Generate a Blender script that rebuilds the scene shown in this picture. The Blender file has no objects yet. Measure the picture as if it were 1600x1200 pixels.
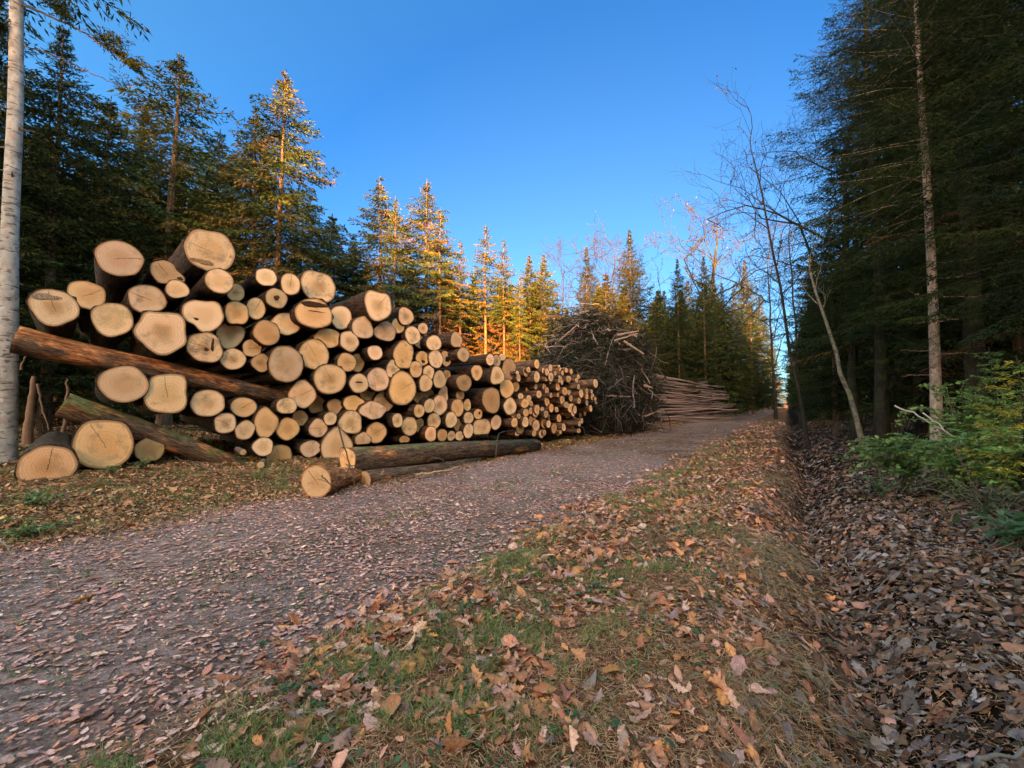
import bpy, math, random
import numpy as np
from mathutils import Vector, Matrix

# ------------------------------------------------------------------ camera, sky, sun, exposure
sc = bpy.context.scene
COL = sc.collection
F_PX, CXP, CYP, HZ, CAM_H = 671.0, 800.0, 600.0, 632.0, 1.6
PITCH = math.atan((HZ - CYP) / F_PX)
cam_d = bpy.data.cameras.new('camera')
cam_d.sensor_width = 36.0
cam_d.lens = F_PX / 1600.0 * 36.0
cam_d.clip_start = 0.05
cam_d.clip_end = 6000.0
cam = bpy.data.objects.new('camera', cam_d)
COL.objects.link(cam)
cam.location = (0, 0, CAM_H)
cam.rotation_euler = (math.pi / 2 + PITCH, 0, 0)
sc.camera = cam

SUN_EL = math.radians(9.0)
SUN_AZ = math.radians(191.5)             # the low sun stands behind the camera, a little to the left
world = bpy.data.worlds.new("World")
sc.world = world
world.use_nodes = True
wn = world.node_tree
bg = wn.nodes['Background']
sky = wn.nodes.new('ShaderNodeTexSky')
sky.sky_type = 'NISHITA'
sky.sun_disc = False
sky.sun_elevation = SUN_EL
sky.sun_rotation = SUN_AZ
sky.ozone_density = 5.0
sky.dust_density = 1.6
sky.altitude = 300
# evening sky: blue ahead, unseen part overhead and behind boosted warm as added fill
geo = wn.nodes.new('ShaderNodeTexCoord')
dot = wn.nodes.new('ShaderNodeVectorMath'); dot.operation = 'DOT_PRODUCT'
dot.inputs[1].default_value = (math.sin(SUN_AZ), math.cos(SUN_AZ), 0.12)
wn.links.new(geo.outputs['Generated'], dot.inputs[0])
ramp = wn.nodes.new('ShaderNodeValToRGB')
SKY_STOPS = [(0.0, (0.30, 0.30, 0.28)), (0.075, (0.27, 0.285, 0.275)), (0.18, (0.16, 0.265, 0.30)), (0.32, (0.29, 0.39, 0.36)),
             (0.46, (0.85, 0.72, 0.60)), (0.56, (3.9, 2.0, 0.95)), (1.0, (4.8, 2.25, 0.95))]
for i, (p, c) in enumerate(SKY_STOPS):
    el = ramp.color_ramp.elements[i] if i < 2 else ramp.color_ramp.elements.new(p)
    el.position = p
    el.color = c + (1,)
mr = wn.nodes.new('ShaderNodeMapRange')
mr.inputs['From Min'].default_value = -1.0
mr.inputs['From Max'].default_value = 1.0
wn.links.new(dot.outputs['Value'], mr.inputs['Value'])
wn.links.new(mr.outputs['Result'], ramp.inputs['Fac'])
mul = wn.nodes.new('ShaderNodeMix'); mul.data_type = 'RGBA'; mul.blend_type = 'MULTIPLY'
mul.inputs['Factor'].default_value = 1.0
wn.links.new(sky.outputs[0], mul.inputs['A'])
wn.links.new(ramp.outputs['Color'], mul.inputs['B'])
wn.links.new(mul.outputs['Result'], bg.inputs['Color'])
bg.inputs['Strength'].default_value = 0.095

sun_d = bpy.data.lights.new('sun', 'SUN')
sun_d.energy = 4.4
sun_d.angle = math.radians(0.6)
sun_d.color = (1.0, 0.45, 0.11)
sun = bpy.data.objects.new('sun', sun_d)
COL.objects.link(sun)
SUN_T = Vector((-math.sin(SUN_AZ) * math.cos(SUN_EL), -math.cos(SUN_AZ) * math.cos(SUN_EL), -math.sin(SUN_EL)))
sun.rotation_euler = SUN_T.to_track_quat('-Z', 'Y').to_euler()
sun.location = (-20, -45, 30)

sc.view_settings.view_transform = 'Standard'
sc.view_settings.look = 'None'
sc.view_settings.exposure = 3.9
sc.view_settings.gamma = 1.0
sc.render.engine = 'CYCLES'
sc.cycles.max_bounces = 6
sc.cycles.diffuse_bounces = 3
sc.cycles.glossy_bounces = 2
sc.cycles.transmission_bounces = 2
sc.cycles.sample_clamp_indirect = 6.0

R = random.Random(7)
NR = np.random.default_rng(11)
UX, UY = math.sin(math.radians(32.65)), math.cos(math.radians(32.65))   # along the track
VX, VY = UY, -UX                                                        # to the right of the track


# ------------------------------------------------------------------ helpers
def cp(px, py, Y):
    """world point that the photograph shows at (px, py), at forward distance Y"""
    dx = (px - CXP) / F_PX
    dz = -(py - CYP) / F_PX
    c, s = math.cos(PITCH), math.sin(PITCH)
    d = Vector((dx, c - dz * s, s + dz * c))
    return Vector((0, 0, CAM_H)) + d * (Y / d.y)


def gx(px, Y):
    return (px - CXP) / F_PX * Y


def st(x, y):
    return x * UX + y * UY, x * VX + y * VY


def xy(s, t):
    return s * UX + t * VX, s * UY + t * VY


def vnoise(x, y, seed=0):
    x = np.asarray(x, float); y = np.asarray(y, float)
    xi = np.floor(x).astype(np.int64); yi = np.floor(y).astype(np.int64)
    xf = x - xi; yf = y - yi
    u = xf * xf * (3 - 2 * xf); v = yf * yf * (3 - 2 * yf)

    def h(a, b):
        n = (a * 374761393 + b * 668265263 + seed * 982451653) & 0x7fffffff
        n = ((n ^ (n >> 13)) * 1274126177) & 0x7fffffff
        n = n ^ (n >> 16)
        return (n & 0xffff) / 65535.0
    return (h(xi, yi) * (1 - u) + h(xi + 1, yi) * u) * (1 - v) + (h(xi, yi + 1) * (1 - u) + h(xi + 1, yi + 1) * u) * v


def sstep(a, b, x):
    k = np.clip((x - a) / (b - a), 0, 1)
    return k * k * (3 - 2 * k)


def gz(x, y):
    """ground height"""
    x = np.asarray(x, float); y = np.asarray(y, float)
    s, t = st(x, y)
    z = np.zeros_like(s)
    z += 0.06 * sstep(-2.7, -1.9, t) * (1 - sstep(-0.6, 0.2, t))                     # verge
    dt = t - (0.33 + 0.10 * np.sin(s * 0.55))
    z -= (0.34 + 0.06 * np.sin(s * 0.9)) * np.exp(-(dt / 0.36) ** 2)                   # ditch
    z += 0.22 * sstep(0.6, 3.0, t) + 0.5 * sstep(3.0, 9.0, t)                         # forest side
    z += 0.20 * sstep(-7.3, -9.0, t) * (1 - sstep(9, 14, s))                         # bank under the timber
    z += 0.25 * sstep(-10, -16, t)
    rut = np.exp(-((t + 3.7) / 0.35) ** 2) + np.exp(-((t + 5.7) / 0.35) ** 2)
    z -= 0.025 * rut
    off = 1 - sstep(-7.2, -6.9, t) * (1 - sstep(-2.7, -2.4, t))
    near = 1 - sstep(60, 140, np.hypot(x, y))
    z += (vnoise(x * 1.3, y * 1.3, 3) - .5) * 0.10 * off * near
    z += (vnoise(x * 5.1, y * 5.1, 5) - .5) * 0.05 * off * near
    z += (vnoise(x * 0.25, y * 0.25, 8) - .5) * 0.25 * sstep(4, 8, np.abs(t + 3)) * near
    return z


def gz1(x, y):
    return float(gz(np.array([x]), np.array([y]))[0])


class MB:
    """collects vertices, faces and colours, then becomes ONE mesh object"""

    def __init__(self):
        self.V, self.C, self.F, self.n = [], [], [], 0

    def add(self, V, F, C=(1, 1, 1)):
        V = np.asarray(V, float).reshape(-1, 3)
        F = np.asarray(F, np.int64)
        if len(V) == 0:
            return
        C = np.asarray(C, float)
        if C.ndim == 1:
            C = np.broadcast_to(C, (len(V), 3))
        self.V.append(V); self.C.append(C); self.F.append(F + self.n); self.n += len(V)

    def mesh(self, name, mat, smooth=True):
        V = np.concatenate(self.V); C = np.concatenate(self.C)
        me = bpy.data.meshes.new(name)
        me.vertices.add(len(V)); me.vertices.foreach_set('co', V.astype(np.float32).ravel())
        loops = np.concatenate([f.ravel() for f in self.F])
        tot = np.concatenate([np.full(len(f), f.shape[1]) for f in self.F])
        starts = np.concatenate([[0], np.cumsum(tot)[:-1]])
        me.loops.add(len(loops)); me.loops.foreach_set('vertex_index', loops.astype(np.int32))
        me.polygons.add(len(tot)); me.polygons.foreach_set('loop_start', starts.astype(np.int32))
        me.polygons.foreach_set('use_smooth', np.full(len(tot), bool(smooth)))
        me.update(calc_edges=True)
        at = me.attributes.new('Col', 'FLOAT_COLOR', 'POINT')
        at.data.foreach_set('color', np.concatenate([C, np.ones((len(C), 1))], 1).astype(np.float32).ravel())
        me.materials.append(mat)
        return me

    def build(self, name, mat, parent=None, smooth=True):
        return link(name, self.mesh(name, mat, smooth), parent)


def link(name, me, parent=None):
    o = bpy.data.objects.new(name, me)
    COL.objects.link(o)
    if parent is not None:
        o.parent = parent
    return o


def empty(name, loc=(0, 0, 0), rz=0, sc3=None):
    o = bpy.data.objects.new(name, None)
    o.empty_display_size = 0.3
    COL.objects.link(o)
    o.location = loc
    o.rotation_euler = (0, 0, rz)
    if sc3:
        o.scale = sc3
    return o


def tag(o, label=None, cat=None, group=None, kind=None):
    if label: o['label'] = label
    if cat: o['category'] = cat
    if group: o['group'] = group
    if kind: o['kind'] = kind
    return o


def tube(mb, P, rad, n=6, C=(1, 1, 1), cap=False):
    """tapered tube through the points P"""
    P = np.asarray(P, float); m = len(P)
    rad = np.broadcast_to(np.asarray(rad, float), (m,))
    T = np.gradient(P, axis=0)
    T /= np.linalg.norm(T, axis=1)[:, None] + 1e-9
    ref = np.array([0, 0, 1.0]) if abs(T[0, 2]) < 0.8 else np.array([1.0, 0, 0])
    A = np.cross(T, ref); A /= np.linalg.norm(A, axis=1)[:, None] + 1e-9
    B = np.cross(T, A)
    a = np.arange(n) / n * 2 * math.pi
    V = P[:, None] + rad[:, None, None] * (np.cos(a)[None, :, None] * A[:, None] + np.sin(a)[None, :, None] * B[:, None])
    i = np.arange(m - 1)[:, None] * n; j = np.arange(n)[None]; k = (j + 1) % n
    F = np.stack([i + j, i + k, i + n + k, i + n + j], -1).reshape(-1, 4)
    mb.add(V.reshape(-1, 3), F, C)
    if cap:
        for q in (0, m - 1):
            c = np.concatenate([V[q], P[q:q + 1]])
            f = [[x, (x + 1) % n, n] for x in range(n)]
            mb.add(c, f, C if not isinstance(cap, tuple) else cap)


# ------------------------------------------------------------------ materials
def new_mat(name):
    m = bpy.data.materials.new(name)
    m.use_nodes = True
    nt = m.node_tree
    b = nt.nodes['Principled BSDF']
    return m, nt, b


def N(nt, typ, **kw):
    n = nt.nodes.new(typ)
    for k, v in kw.items():
        setattr(n, k, v)
    return n


def mixrgb(nt, fac, a, b, mode='MIX'):
    n = nt.nodes.new('ShaderNodeMix'); n.data_type = 'RGBA'; n.blend_type = mode
    for inp, v in ((n.inputs['Factor'], fac), (n.inputs['A'], a), (n.inputs['B'], b)):
        if isinstance(v, (int, float)):
            inp.default_value = v
        elif isinstance(v, tuple):
            inp.default_value = v + (1,) if len(v) == 3 else v
        else:
            nt.links.new(v, inp)
    return n.outputs['Result']


def mth(nt, op, a, b=None, c=None, clamp=False):
    n = nt.nodes.new('ShaderNodeMath'); n.operation = op; n.use_clamp = clamp
    for i, v in enumerate((a, b, c)):
        if v is None: continue
        if isinstance(v, (int, float)):
            n.inputs[i].default_value = v
        else:
            nt.links.new(v, n.inputs[i])
    return n.outputs[0]


def noise(nt, vec, scale, detail=4, rough=0.6, dist=0.0):
    n = nt.nodes.new('ShaderNodeTexNoise')
    n.inputs['Scale'].default_value = scale
    n.inputs['Detail'].default_value = detail
    n.inputs['Roughness'].default_value = rough
    n.inputs['Distortion'].default_value = dist
    if vec is not None:
        nt.links.new(vec, n.inputs['Vector'])
    return n.outputs['Fac']


def mapping(nt, vec, scale=(1, 1, 1), loc=(0, 0, 0), rot=(0, 0, 0)):
    n = nt.nodes.new('ShaderNodeMapping')
    n.inputs['Scale'].default_value = scale
    n.inputs['Location'].default_value = loc
    n.inputs['Rotation'].default_value = rot
    nt.links.new(vec, n.inputs['Vector'])
    return n.outputs['Vector']


def cramp(nt, fac, stops):
    n = nt.nodes.new('ShaderNodeValToRGB')
    el = n.color_ramp.elements
    el[0].position, el[0].color = stops[0][0], tuple(stops[0][1]) + (1,)
    el[1].position, el[1].color = stops[-1][0], tuple(stops[-1][1]) + (1,)
    for p, c in stops[1:-1]:
        q = el.new(p); q.color = tuple(c) + (1,)
    nt.links.new(fac, n.inputs['Fac'])
    return n.outputs['Color']


def step(nt, v, a, b):
    n = nt.nodes.new('ShaderNodeMapRange'); n.interpolation_type = 'SMOOTHSTEP'
    n.inputs['From Min'].default_value = a
    n.inputs['From Max'].default_value = b
    nt.links.new(v, n.inputs['Value'])
    return n.outputs['Result']


def bump(nt, b, h, strength=0.5, dist=0.02):
    n = nt.nodes.new('ShaderNodeBump')
    n.inputs['Strength'].default_value = strength
    n.inputs['Distance'].default_value = dist
    nt.links.new(h, n.inputs['Height'])
    nt.links.new(n.outputs['Normal'], b.inputs['Normal'])


def attr(nt, name='Col', typ='GEOMETRY', out='Color'):
    n = nt.nodes.new('ShaderNodeAttribute'); n.attribute_name = name; n.attribute_type = typ
    return n.outputs[out]


def m_leafy(name, rough=0.7, transl=0.25, spec=0.25, mottle=0.0):
    """foliage: colour from the leaf itself, a little light passes through"""
    m, nt, b = new_mat(name)
    c = attr(nt)
    oi = N(nt, 'ShaderNodeObjectInfo')
    v = mth(nt, 'MULTIPLY_ADD', oi.outputs['Random'], 0.35, 0.82)
    hs = N(nt, 'ShaderNodeHueSaturation')
    nt.links.new(c, hs.inputs['Color']); nt.links.new(v, hs.inputs['Value'])
    col = hs.outputs['Color']
    if mottle:
        tc = N(nt, 'ShaderNodeTexCoord')
        n1 = noise(nt, tc.outputs['Object'], 55.0, 5, 0.75)
        n2 = noise(nt, tc.outputs['Object'], 260.0, 2, 0.6)
        mv = mth(nt, 'ADD', mth(nt, 'MULTIPLY_ADD', n1, mottle, 1 - mottle * .5), mth(nt, 'MULTIPLY_ADD', n2, mottle * .6, -mottle * .3))
        vs = N(nt, 'ShaderNodeVectorMath', operation='SCALE'); nt.links.new(col, vs.inputs[0]); nt.links.new(mv, vs.inputs['Scale']); col = vs.outputs[0]
        bump(nt, b, mth(nt, 'ADD', n1, mth(nt, 'MULTIPLY', n2, .4)), .5, .01)
    nt.links.new(col, b.inputs['Base Color'])
    b.inputs['Roughness'].default_value = rough
    b.inputs['Specular IOR Level'].default_value = spec
    if transl > 0:
        tr = N(nt, 'ShaderNodeBsdfTranslucent'); nt.links.new(col, tr.inputs['Color'])
        mx = N(nt, 'ShaderNodeMixShader'); mx.inputs['Fac'].default_value = transl
        out = nt.nodes['Material Output']
        nt.links.new(b.outputs[0], mx.inputs[1]); nt.links.new(tr.outputs[0], mx.inputs[2])
        nt.links.new(mx.outputs[0], out.inputs['Surface'])
    return m


def m_bark_log():
    """log bark: ridged along the log; object colour R = moss, G = red inner bark, B = lightness"""
    m, nt, b = new_mat('log_bark')
    tc = N(nt, 'ShaderNodeTexCoord'); oi = N(nt, 'ShaderNodeObjectInfo')
    sep = N(nt, 'ShaderNodeSeparateColor'); nt.links.new(oi.outputs['Color'], sep.inputs['Color'])
    off = N(nt, 'ShaderNodeVectorMath', operation='ADD')
    rnd = mth(nt, 'MULTIPLY', oi.outputs['Random'], 40.0)
    cmb = N(nt, 'ShaderNodeCombineXYZ'); nt.links.new(rnd, cmb.inputs[0]); nt.links.new(rnd, cmb.inputs[2])
    nt.links.new(tc.outputs['Object'], off.inputs[0]); nt.links.new(cmb.outputs[0], off.inputs[1])
    P = off.outputs[0]
    n1 = noise(nt, mapping(nt, P, (16, 16, 3.2)), 1.0, 6, 0.7, 0.6)
    n2 = noise(nt, mapping(nt, P, (42, 42, 9)), 1.0, 3, 0.6)
    big = noise(nt, mapping(nt, P, (2.6, 2.6, 1.1)), 1.0, 4, 0.6)
    h = mth(nt, 'ADD', mth(nt, 'MULTIPLY', n1, 0.75), mth(nt, 'MULTIPLY', n2, 0.35))
    base = cramp(nt, h, [(0.38, (0.010, 0.007, 0.005)), (0.52, (0.042, 0.026, 0.017)), (0.66, (0.10, 0.062, 0.040)), (0.8, (0.19, 0.13, 0.09))])
    red = cramp(nt, h, [(0.38, (0.028, 0.012, 0.007)), (0.52, (0.13, 0.048, 0.020)), (0.64, (0.30, 0.125, 0.048)), (0.78, (0.52, 0.27, 0.12))])
    rf = step(nt, mth(nt, 'ADD', big, mth(nt, 'MULTIPLY_ADD', sep.outputs[1], 0.62, -0.44)), 0.50, 0.62)
    c1 = mixrgb(nt, rf, base, red)
    moss = cramp(nt, n2, [(0.3, (0.022, 0.024, 0.009)), (0.55, (0.070, 0.074, 0.024)), (0.8, (0.16, 0.155, 0.060))])
    g = N(nt, 'ShaderNodeNewGeometry'); sx = N(nt, 'ShaderNodeSeparateXYZ'); nt.links.new(g.outputs['Normal'], sx.inputs[0])
    mf0 = mth(nt, 'ADD', mth(nt, 'MULTIPLY', noise(nt, mapping(nt, P, (4, 4, 2)), 1.0, 5, 0.65), 1.0), mth(nt, 'MULTIPLY_ADD', sep.outputs[0], 0.55, -0.42))
    mf = mth(nt, 'MULTIPLY', step(nt, mth(nt, 'ADD', mf0, mth(nt, 'MULTIPLY', sx.outputs[2], 0.12)), 0.50, 0.70), step(nt, h, 0.40, 0.56))
    c2 = mixrgb(nt, mf, c1, moss)
    vb = N(nt, 'ShaderNodeVectorMath', operation='SCALE'); nt.links.new(c2, vb.inputs[0]); nt.links.new(mth(nt, 'MULTIPLY', sep.outputs[2], 2.0), vb.inputs['Scale']); c2 = vb.outputs[0]
    nt.links.new(c2, b.inputs['Base Color'])
    b.inputs['Roughness'].default_value = 0.9
    b.inputs['Specular IOR Level'].default_value = 0.15
    bump(nt, b, h, 1.0, 0.045)
    return m


def m_cut():
    """sawn end: rings, rim of inner bark, drying cracks, saw marks; object colour RGB = tint, A = crack strength"""
    m, nt, b = new_mat('cut_wood')
    tc = N(nt, 'ShaderNodeTexCoord'); oi = N(nt, 'ShaderNodeObjectInfo')
    P = tc.outputs['Object']
    rad = attr(nt, 'rad', out='Fac')
    rnd = oi.outputs['Random']
    r2 = mth(nt, 'FRACT', mth(nt, 'MULTIPLY', rnd, 17.31))
    r3 = mth(nt, 'FRACT', mth(nt, 'MULTIPLY', rnd, 91.7))
    cmb = N(nt, 'ShaderNodeCombineXYZ'); nt.links.new(mth(nt, 'MULTIPLY', rnd, 30.0), cmb.inputs[2])
    off = N(nt, 'ShaderNodeVectorMath', operation='ADD'); nt.links.new(P, off.inputs[0]); nt.links.new(cmb.outputs[0], off.inputs[1])
    Q = off.outputs[0]
    nd = noise(nt, Q, 5.0, 4, 0.6)
    blot = noise(nt, Q, 3.2, 3, 0.55)
    fine = noise(nt, Q, 70.0, 3, 0.6)
    rr = mth(nt, 'ADD', rad, mth(nt, 'MULTIPLY_ADD', nd, 0.16, -0.08))
    ringn = mth(nt, 'ADD', mth(nt, 'SINE', mth(nt, 'MULTIPLY', rr, 46.0)), mth(nt, 'SINE', mth(nt, 'MULTIPLY', rr, 83.0)))
    ring = mth(nt, 'MULTIPLY_ADD', ringn, 0.035, 1.0)
    heart = mixrgb(nt, step(nt, rr, 0.72, 0.30), (0.82, 0.55, 0.33), (0.74, 0.45, 0.235))
    # some logs carry a browner core
    core = mth(nt, 'MULTIPLY', step(nt, r2, 0.40, 0.85), step(nt, mth(nt, 'ADD', rr, mth(nt, 'MULTIPLY', blot, 0.35)), 0.66, 0.30))
    c = mixrgb(nt, mth(nt, 'MULTIPLY', core, 0.6), heart, (0.36, 0.185, 0.072))
    c = mixrgb(nt, step(nt, blot, 0.50, 0.75), c, (0.55, 0.36, 0.19))
    stain = mth(nt, 'MULTIPLY', step(nt, noise(nt, Q, 2.1, 5, 0.7), 0.60, 0.74), 0.55)
    c = mixrgb(nt, stain, c, (0.33, 0.19, 0.09))
    c = mixrgb(nt, 1.0, c, oi.outputs['Color'], 'MULTIPLY')
    vm = N(nt, 'ShaderNodeVectorMath', operation='SCALE'); nt.links.new(c, vm.inputs[0]); nt.links.new(ring, vm.inputs['Scale'])
    c = vm.outputs[0]
    v2 = N(nt, 'ShaderNodeVectorMath', operation='SCALE'); nt.links.new(c, v2.inputs[0])
    sawm = N(nt, 'ShaderNodeTexWave', wave_type='BANDS'); sawm.inputs['Scale'].default_value = 9.0; sawm.inputs['Distortion'].default_value = 5.0; sawm.inputs['Detail'].default_value = 3.0; sawm.inputs['Detail Scale'].default_value = 2.0
    rv = N(nt, 'ShaderNodeVectorRotate', rotation_type='Z_AXIS'); nt.links.new(Q, rv.inputs['Vector']); nt.links.new(mth(nt, 'MULTIPLY', r3, 6.28), rv.inputs['Angle']); nt.links.new(rv.outputs[0], sawm.inputs['Vector'])
    sv = mth(nt, 'ADD', mth(nt, 'MULTIPLY', fine, 0.34), mth(nt, 'MULTIPLY_ADD', sawm.outputs['Fac'], 0.13, 0.76))
    nt.links.new(sv, v2.inputs['Scale'])
    c = v2.outputs[0]
    grey = mth(nt, 'MULTIPLY', mth(nt, 'MULTIPLY', step(nt, r3, 0.45, 0.85), step(nt, noise(nt, Q, 4.2, 6, 0.75), 0.50, 0.66)), 0.62)
    c = mixrgb(nt, grey, c, (0.17, 0.125, 0.095))
    rimw = mth(nt, 'ADD', rad, mth(nt, 'MULTIPLY_ADD', nd, 0.10, -0.05))
    c = mixrgb(nt, mth(nt, 'MULTIPLY', step(nt, rimw, 0.885, 0.915), 0.75), c, (0.40, 0.215, 0.09))
    c = mixrgb(nt, step(nt, rimw, 0.955, 0.985), c, (0.20, 0.082, 0.032))
    # radial crack
    sx = N(nt, 'ShaderNodeSeparateXYZ'); nt.links.new(P, sx.inputs[0])
    ang = mth(nt, 'MULTIPLY', r3, 3.14159)
    ca, sa = mth(nt, 'COSINE', ang), mth(nt, 'SINE', ang)
    u = mth(nt, 'ADD', mth(nt, 'MULTIPLY', sx.outputs[0], ca), mth(nt, 'MULTIPLY', sx.outputs[1], sa))
    w = mth(nt, 'SUBTRACT', mth(nt, 'MULTIPLY', sx.outputs[1], ca), mth(nt, 'MULTIPLY', sx.outputs[0], sa))
    w = mth(nt, 'ADD', w, mth(nt, 'MULTIPLY_ADD', noise(nt, Q, 9.0, 3, 0.6), 0.07, -0.035))
    line = step(nt, mth(nt, 'ABSOLUTE', w), 0.0075, 0.0025)
    ext = mth(nt, 'MULTIPLY', step(nt, u, -0.10, -0.04), step(nt, rad, 0.93, 0.80))
    crack = mth(nt, 'MULTIPLY', mth(nt, 'MULTIPLY', line, ext), oi.outputs['Alpha'])
    c = mixrgb(nt, mth(nt, 'MULTIPLY', crack, 0.85), c, (0.09, 0.045, 0.02))
    nt.links.new(c, b.inputs['Base Color'])
    b.inputs['Roughness'].default_value = 0.72
    b.inputs['Specular IOR Level'].default_value = 0.2
    saw = N(nt, 'ShaderNodeTexWave', wave_type='BANDS'); saw.inputs['Scale'].default_value = 14.0
    saw.inputs['Distortion'].default_value = 3.0
    rotm = mapping(nt, Q, (1, 1, 1), (0, 0, 0), (0, 0, 0.7)); nt.links.new(rotm, saw.inputs['Vector'])
    h = mth(nt, 'ADD', mth(nt, 'MULTIPLY', saw.outputs['Fac'], 0.25), mth(nt, 'ADD', fine, mth(nt, 'MULTIPLY', crack, -2.0)))
    bump(nt, b, h, 0.35, 0.006)
    return m


def m_bark_tree(name, dark, light, sx=9.0, sz=2.0, moss=0.0):
    m, nt, b = new_mat(name)
    tc = N(nt, 'ShaderNodeTexCoord')
    P = tc.outputs['Object']
    n1 = noise(nt, mapping(nt, P, (sx, sx, sz)), 1.5, 6, 0.7, 0.5)
    c = cramp(nt, n1, [(0.35, dark), (0.68, light)])
    if moss:
        mf = mth(nt, 'MULTIPLY', step(nt, noise(nt, P, 2.5, 4, 0.6), 0.46, 0.62), moss)
        c = mixrgb(nt, mf, c, (0.055, 0.068, 0.018))
    c = mixrgb(nt, 1.0, c, attr(nt), 'MULTIPLY')
    nt.links.new(c, b.inputs['Base Color'])
    b.inputs['Roughness'].default_value = 0.92
    b.inputs['Specular IOR Level'].default_value = 0.15
    bump(nt, b, n1, 0.8, 0.03)
    return m


def m_pale_bark():
    """pale grey bark with short dark cross scars"""
    m, nt, b = new_mat('pale_scarred_bark')
    tc = N(nt, 'ShaderNodeTexCoord'); P = tc.outputs['Object']
    n1 = noise(nt, mapping(nt, P, (6, 6, 5)), 1.0, 5, 0.65)
    base = cramp(nt, n1, [(0.3, (0.20, 0.178, 0.16)), (0.5, (0.34, 0.31, 0.28)), (0.7, (0.47, 0.44, 0.40))])
    pink = noise(nt, mapping(nt, P, (5, 5, 3)), 1.3, 4, 0.7)
    base = mixrgb(nt, mth(nt, 'MULTIPLY', step(nt, pink, 0.56, 0.68), 0.5), base, (0.36, 0.17, 0.13))
    sc_ = noise(nt, mapping(nt, P, (5, 5, 24)), 1.0, 2, 0.5, 0.5)
    scar = step(nt, sc_, 0.585, 0.64)
    c = mixrgb(nt, mth(nt, 'MULTIPLY', scar, 0.85), base, (0.075, 0.055, 0.045))
    lich = step(nt, noise(nt, mapping(nt, P, (3, 3, 1.5)), 1.0, 4, 0.6), 0.58, 0.72)
    c = mixrgb(nt, mth(nt, 'MULTIPLY', lich, 0.4), c, (0.24, 0.25, 0.17))
    c = mixrgb(nt, 1.0, c, attr(nt), 'MULTIPLY')
    nt.links.new(c, b.inputs['Base Color'])
    b.inputs['Roughness'].default_value = 0.85
    bump(nt, b, mth(nt, 'SUBTRACT', n1, mth(nt, 'MULTIPLY', scar, 0.8)), 0.7, 0.02)
    return m


def m_ground(name, gravel=0.0):
    m, nt, b = new_mat(name)
    tc = N(nt, 'ShaderNodeTexCoord'); P = tc.outputs['Object']
    c = attr(nt)
    n1 = noise(nt, P, 3.0, 8, 0.7)
    n2 = noise(nt, P, 60.0, 6, 0.8)
    vo = N(nt, 'ShaderNodeTexVoronoi'); vo.inputs['Scale'].default_value = 15.0; nt.links.new(P, vo.inputs['Vector'])
    hs = N(nt, 'ShaderNodeSeparateColor'); nt.links.new(vo.outputs['Color'], hs.inputs['Color'])
    cell = cramp(nt, hs.outputs[0], [(0.0, (0.45, 0.42, 0.42)), (0.4, (0.85, 0.82, 0.80)), (0.7, (1.15, 1.06, 1.0)), (1.0, (1.55, 1.5, 1.48))])
    c = mixrgb(nt, 0.85, c, cell, 'MULTIPLY')
    f = mth(nt, 'ADD', mth(nt, 'MULTIPLY', n1, 0.9), mth(nt, 'MULTIPLY', n2, 0.9))
    v = N(nt, 'ShaderNodeVectorMath', operation='SCALE'); nt.links.new(c, v.inputs[0]); nt.links.new(f, v.inputs['Scale'])
    c = v.outputs[0]
    h = mth(nt, 'ADD', n2, vo.outputs['Distance'])
    if gravel:
        vg = N(nt, 'ShaderNodeTexVoronoi'); vg.inputs['Scale'].default_value = 48.0; nt.links.new(P, vg.inputs['Vector'])
        sg = N(nt, 'ShaderNodeSeparateColor'); nt.links.new(vg.outputs['Color'], sg.inputs['Color'])
        gc = cramp(nt, sg.outputs[1], [(0.0, (0.12, 0.085, 0.075)), (0.5, (0.30, 0.22, 0.19)), (1.0, (0.50, 0.40, 0.365))])
        gf = mth(nt, 'MULTIPLY', step(nt, noise(nt, P, 0.9, 4, 0.6), 0.42, 0.62), gravel)
        c = mixrgb(nt, gf, c, gc)
        h = mth(nt, 'ADD', h, mth(nt, 'MULTIPLY', vg.outputs['Distance'], -0.8))
    nt.links.new(c, b.inputs['Base Color'])
    b.inputs['Roughness'].default_value = 1.0
    b.inputs['Specular IOR Level'].default_value = 0.02
    bump(nt, b, h, 0.9, 0.03)
    return m


MAT = {}
MAT['needles'] = m_leafy('spruce_needles', 0.75, 0.22, 0.06)
MAT['leaf'] = m_leafy('broad_leaves', 0.5, 0.25, 0.35)
MAT['litter'] = m_leafy('dead_leaves', 0.9, 0.08, 0.03, 1.3)
MAT['grass'] = m_leafy('grass_blades', 0.6, 0.3, 0.3)
MAT['log_bark'] = m_bark_log()
MAT['cut'] = m_cut()
MAT['spruce_bark'] = m_bark_tree('spruce_bark', (0.055, 0.034, 0.024), (0.22, 0.145, 0.10))
MAT['oak_bark'] = m_bark_tree('oak_bark', (0.016, 0.012, 0.009), (0.055, 0.042, 0.030), 8, 2, 0.6)
MAT['grey_bark'] = m_bark_tree('grey_bark', (0.014, 0.012, 0.010), (0.052, 0.045, 0.040), 8, 6, 0.15)
MAT['pale_bark'] = m_pale_bark()
MAT['stick'] = m_bark_tree('stick_bark', (0.5, 0.5, 0.5), (1.2, 1.2, 1.2), 9, 3)
MAT['ground'] = m_ground('forest_ground')
MAT['road'] = m_ground('track_surface', 0.6)
MAT['pink_bark'] = m_bark_tree('pink_spruce_bark', (0.24, 0.17, 0.135), (0.58, 0.43, 0.355), 9, 3, .35)
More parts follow.
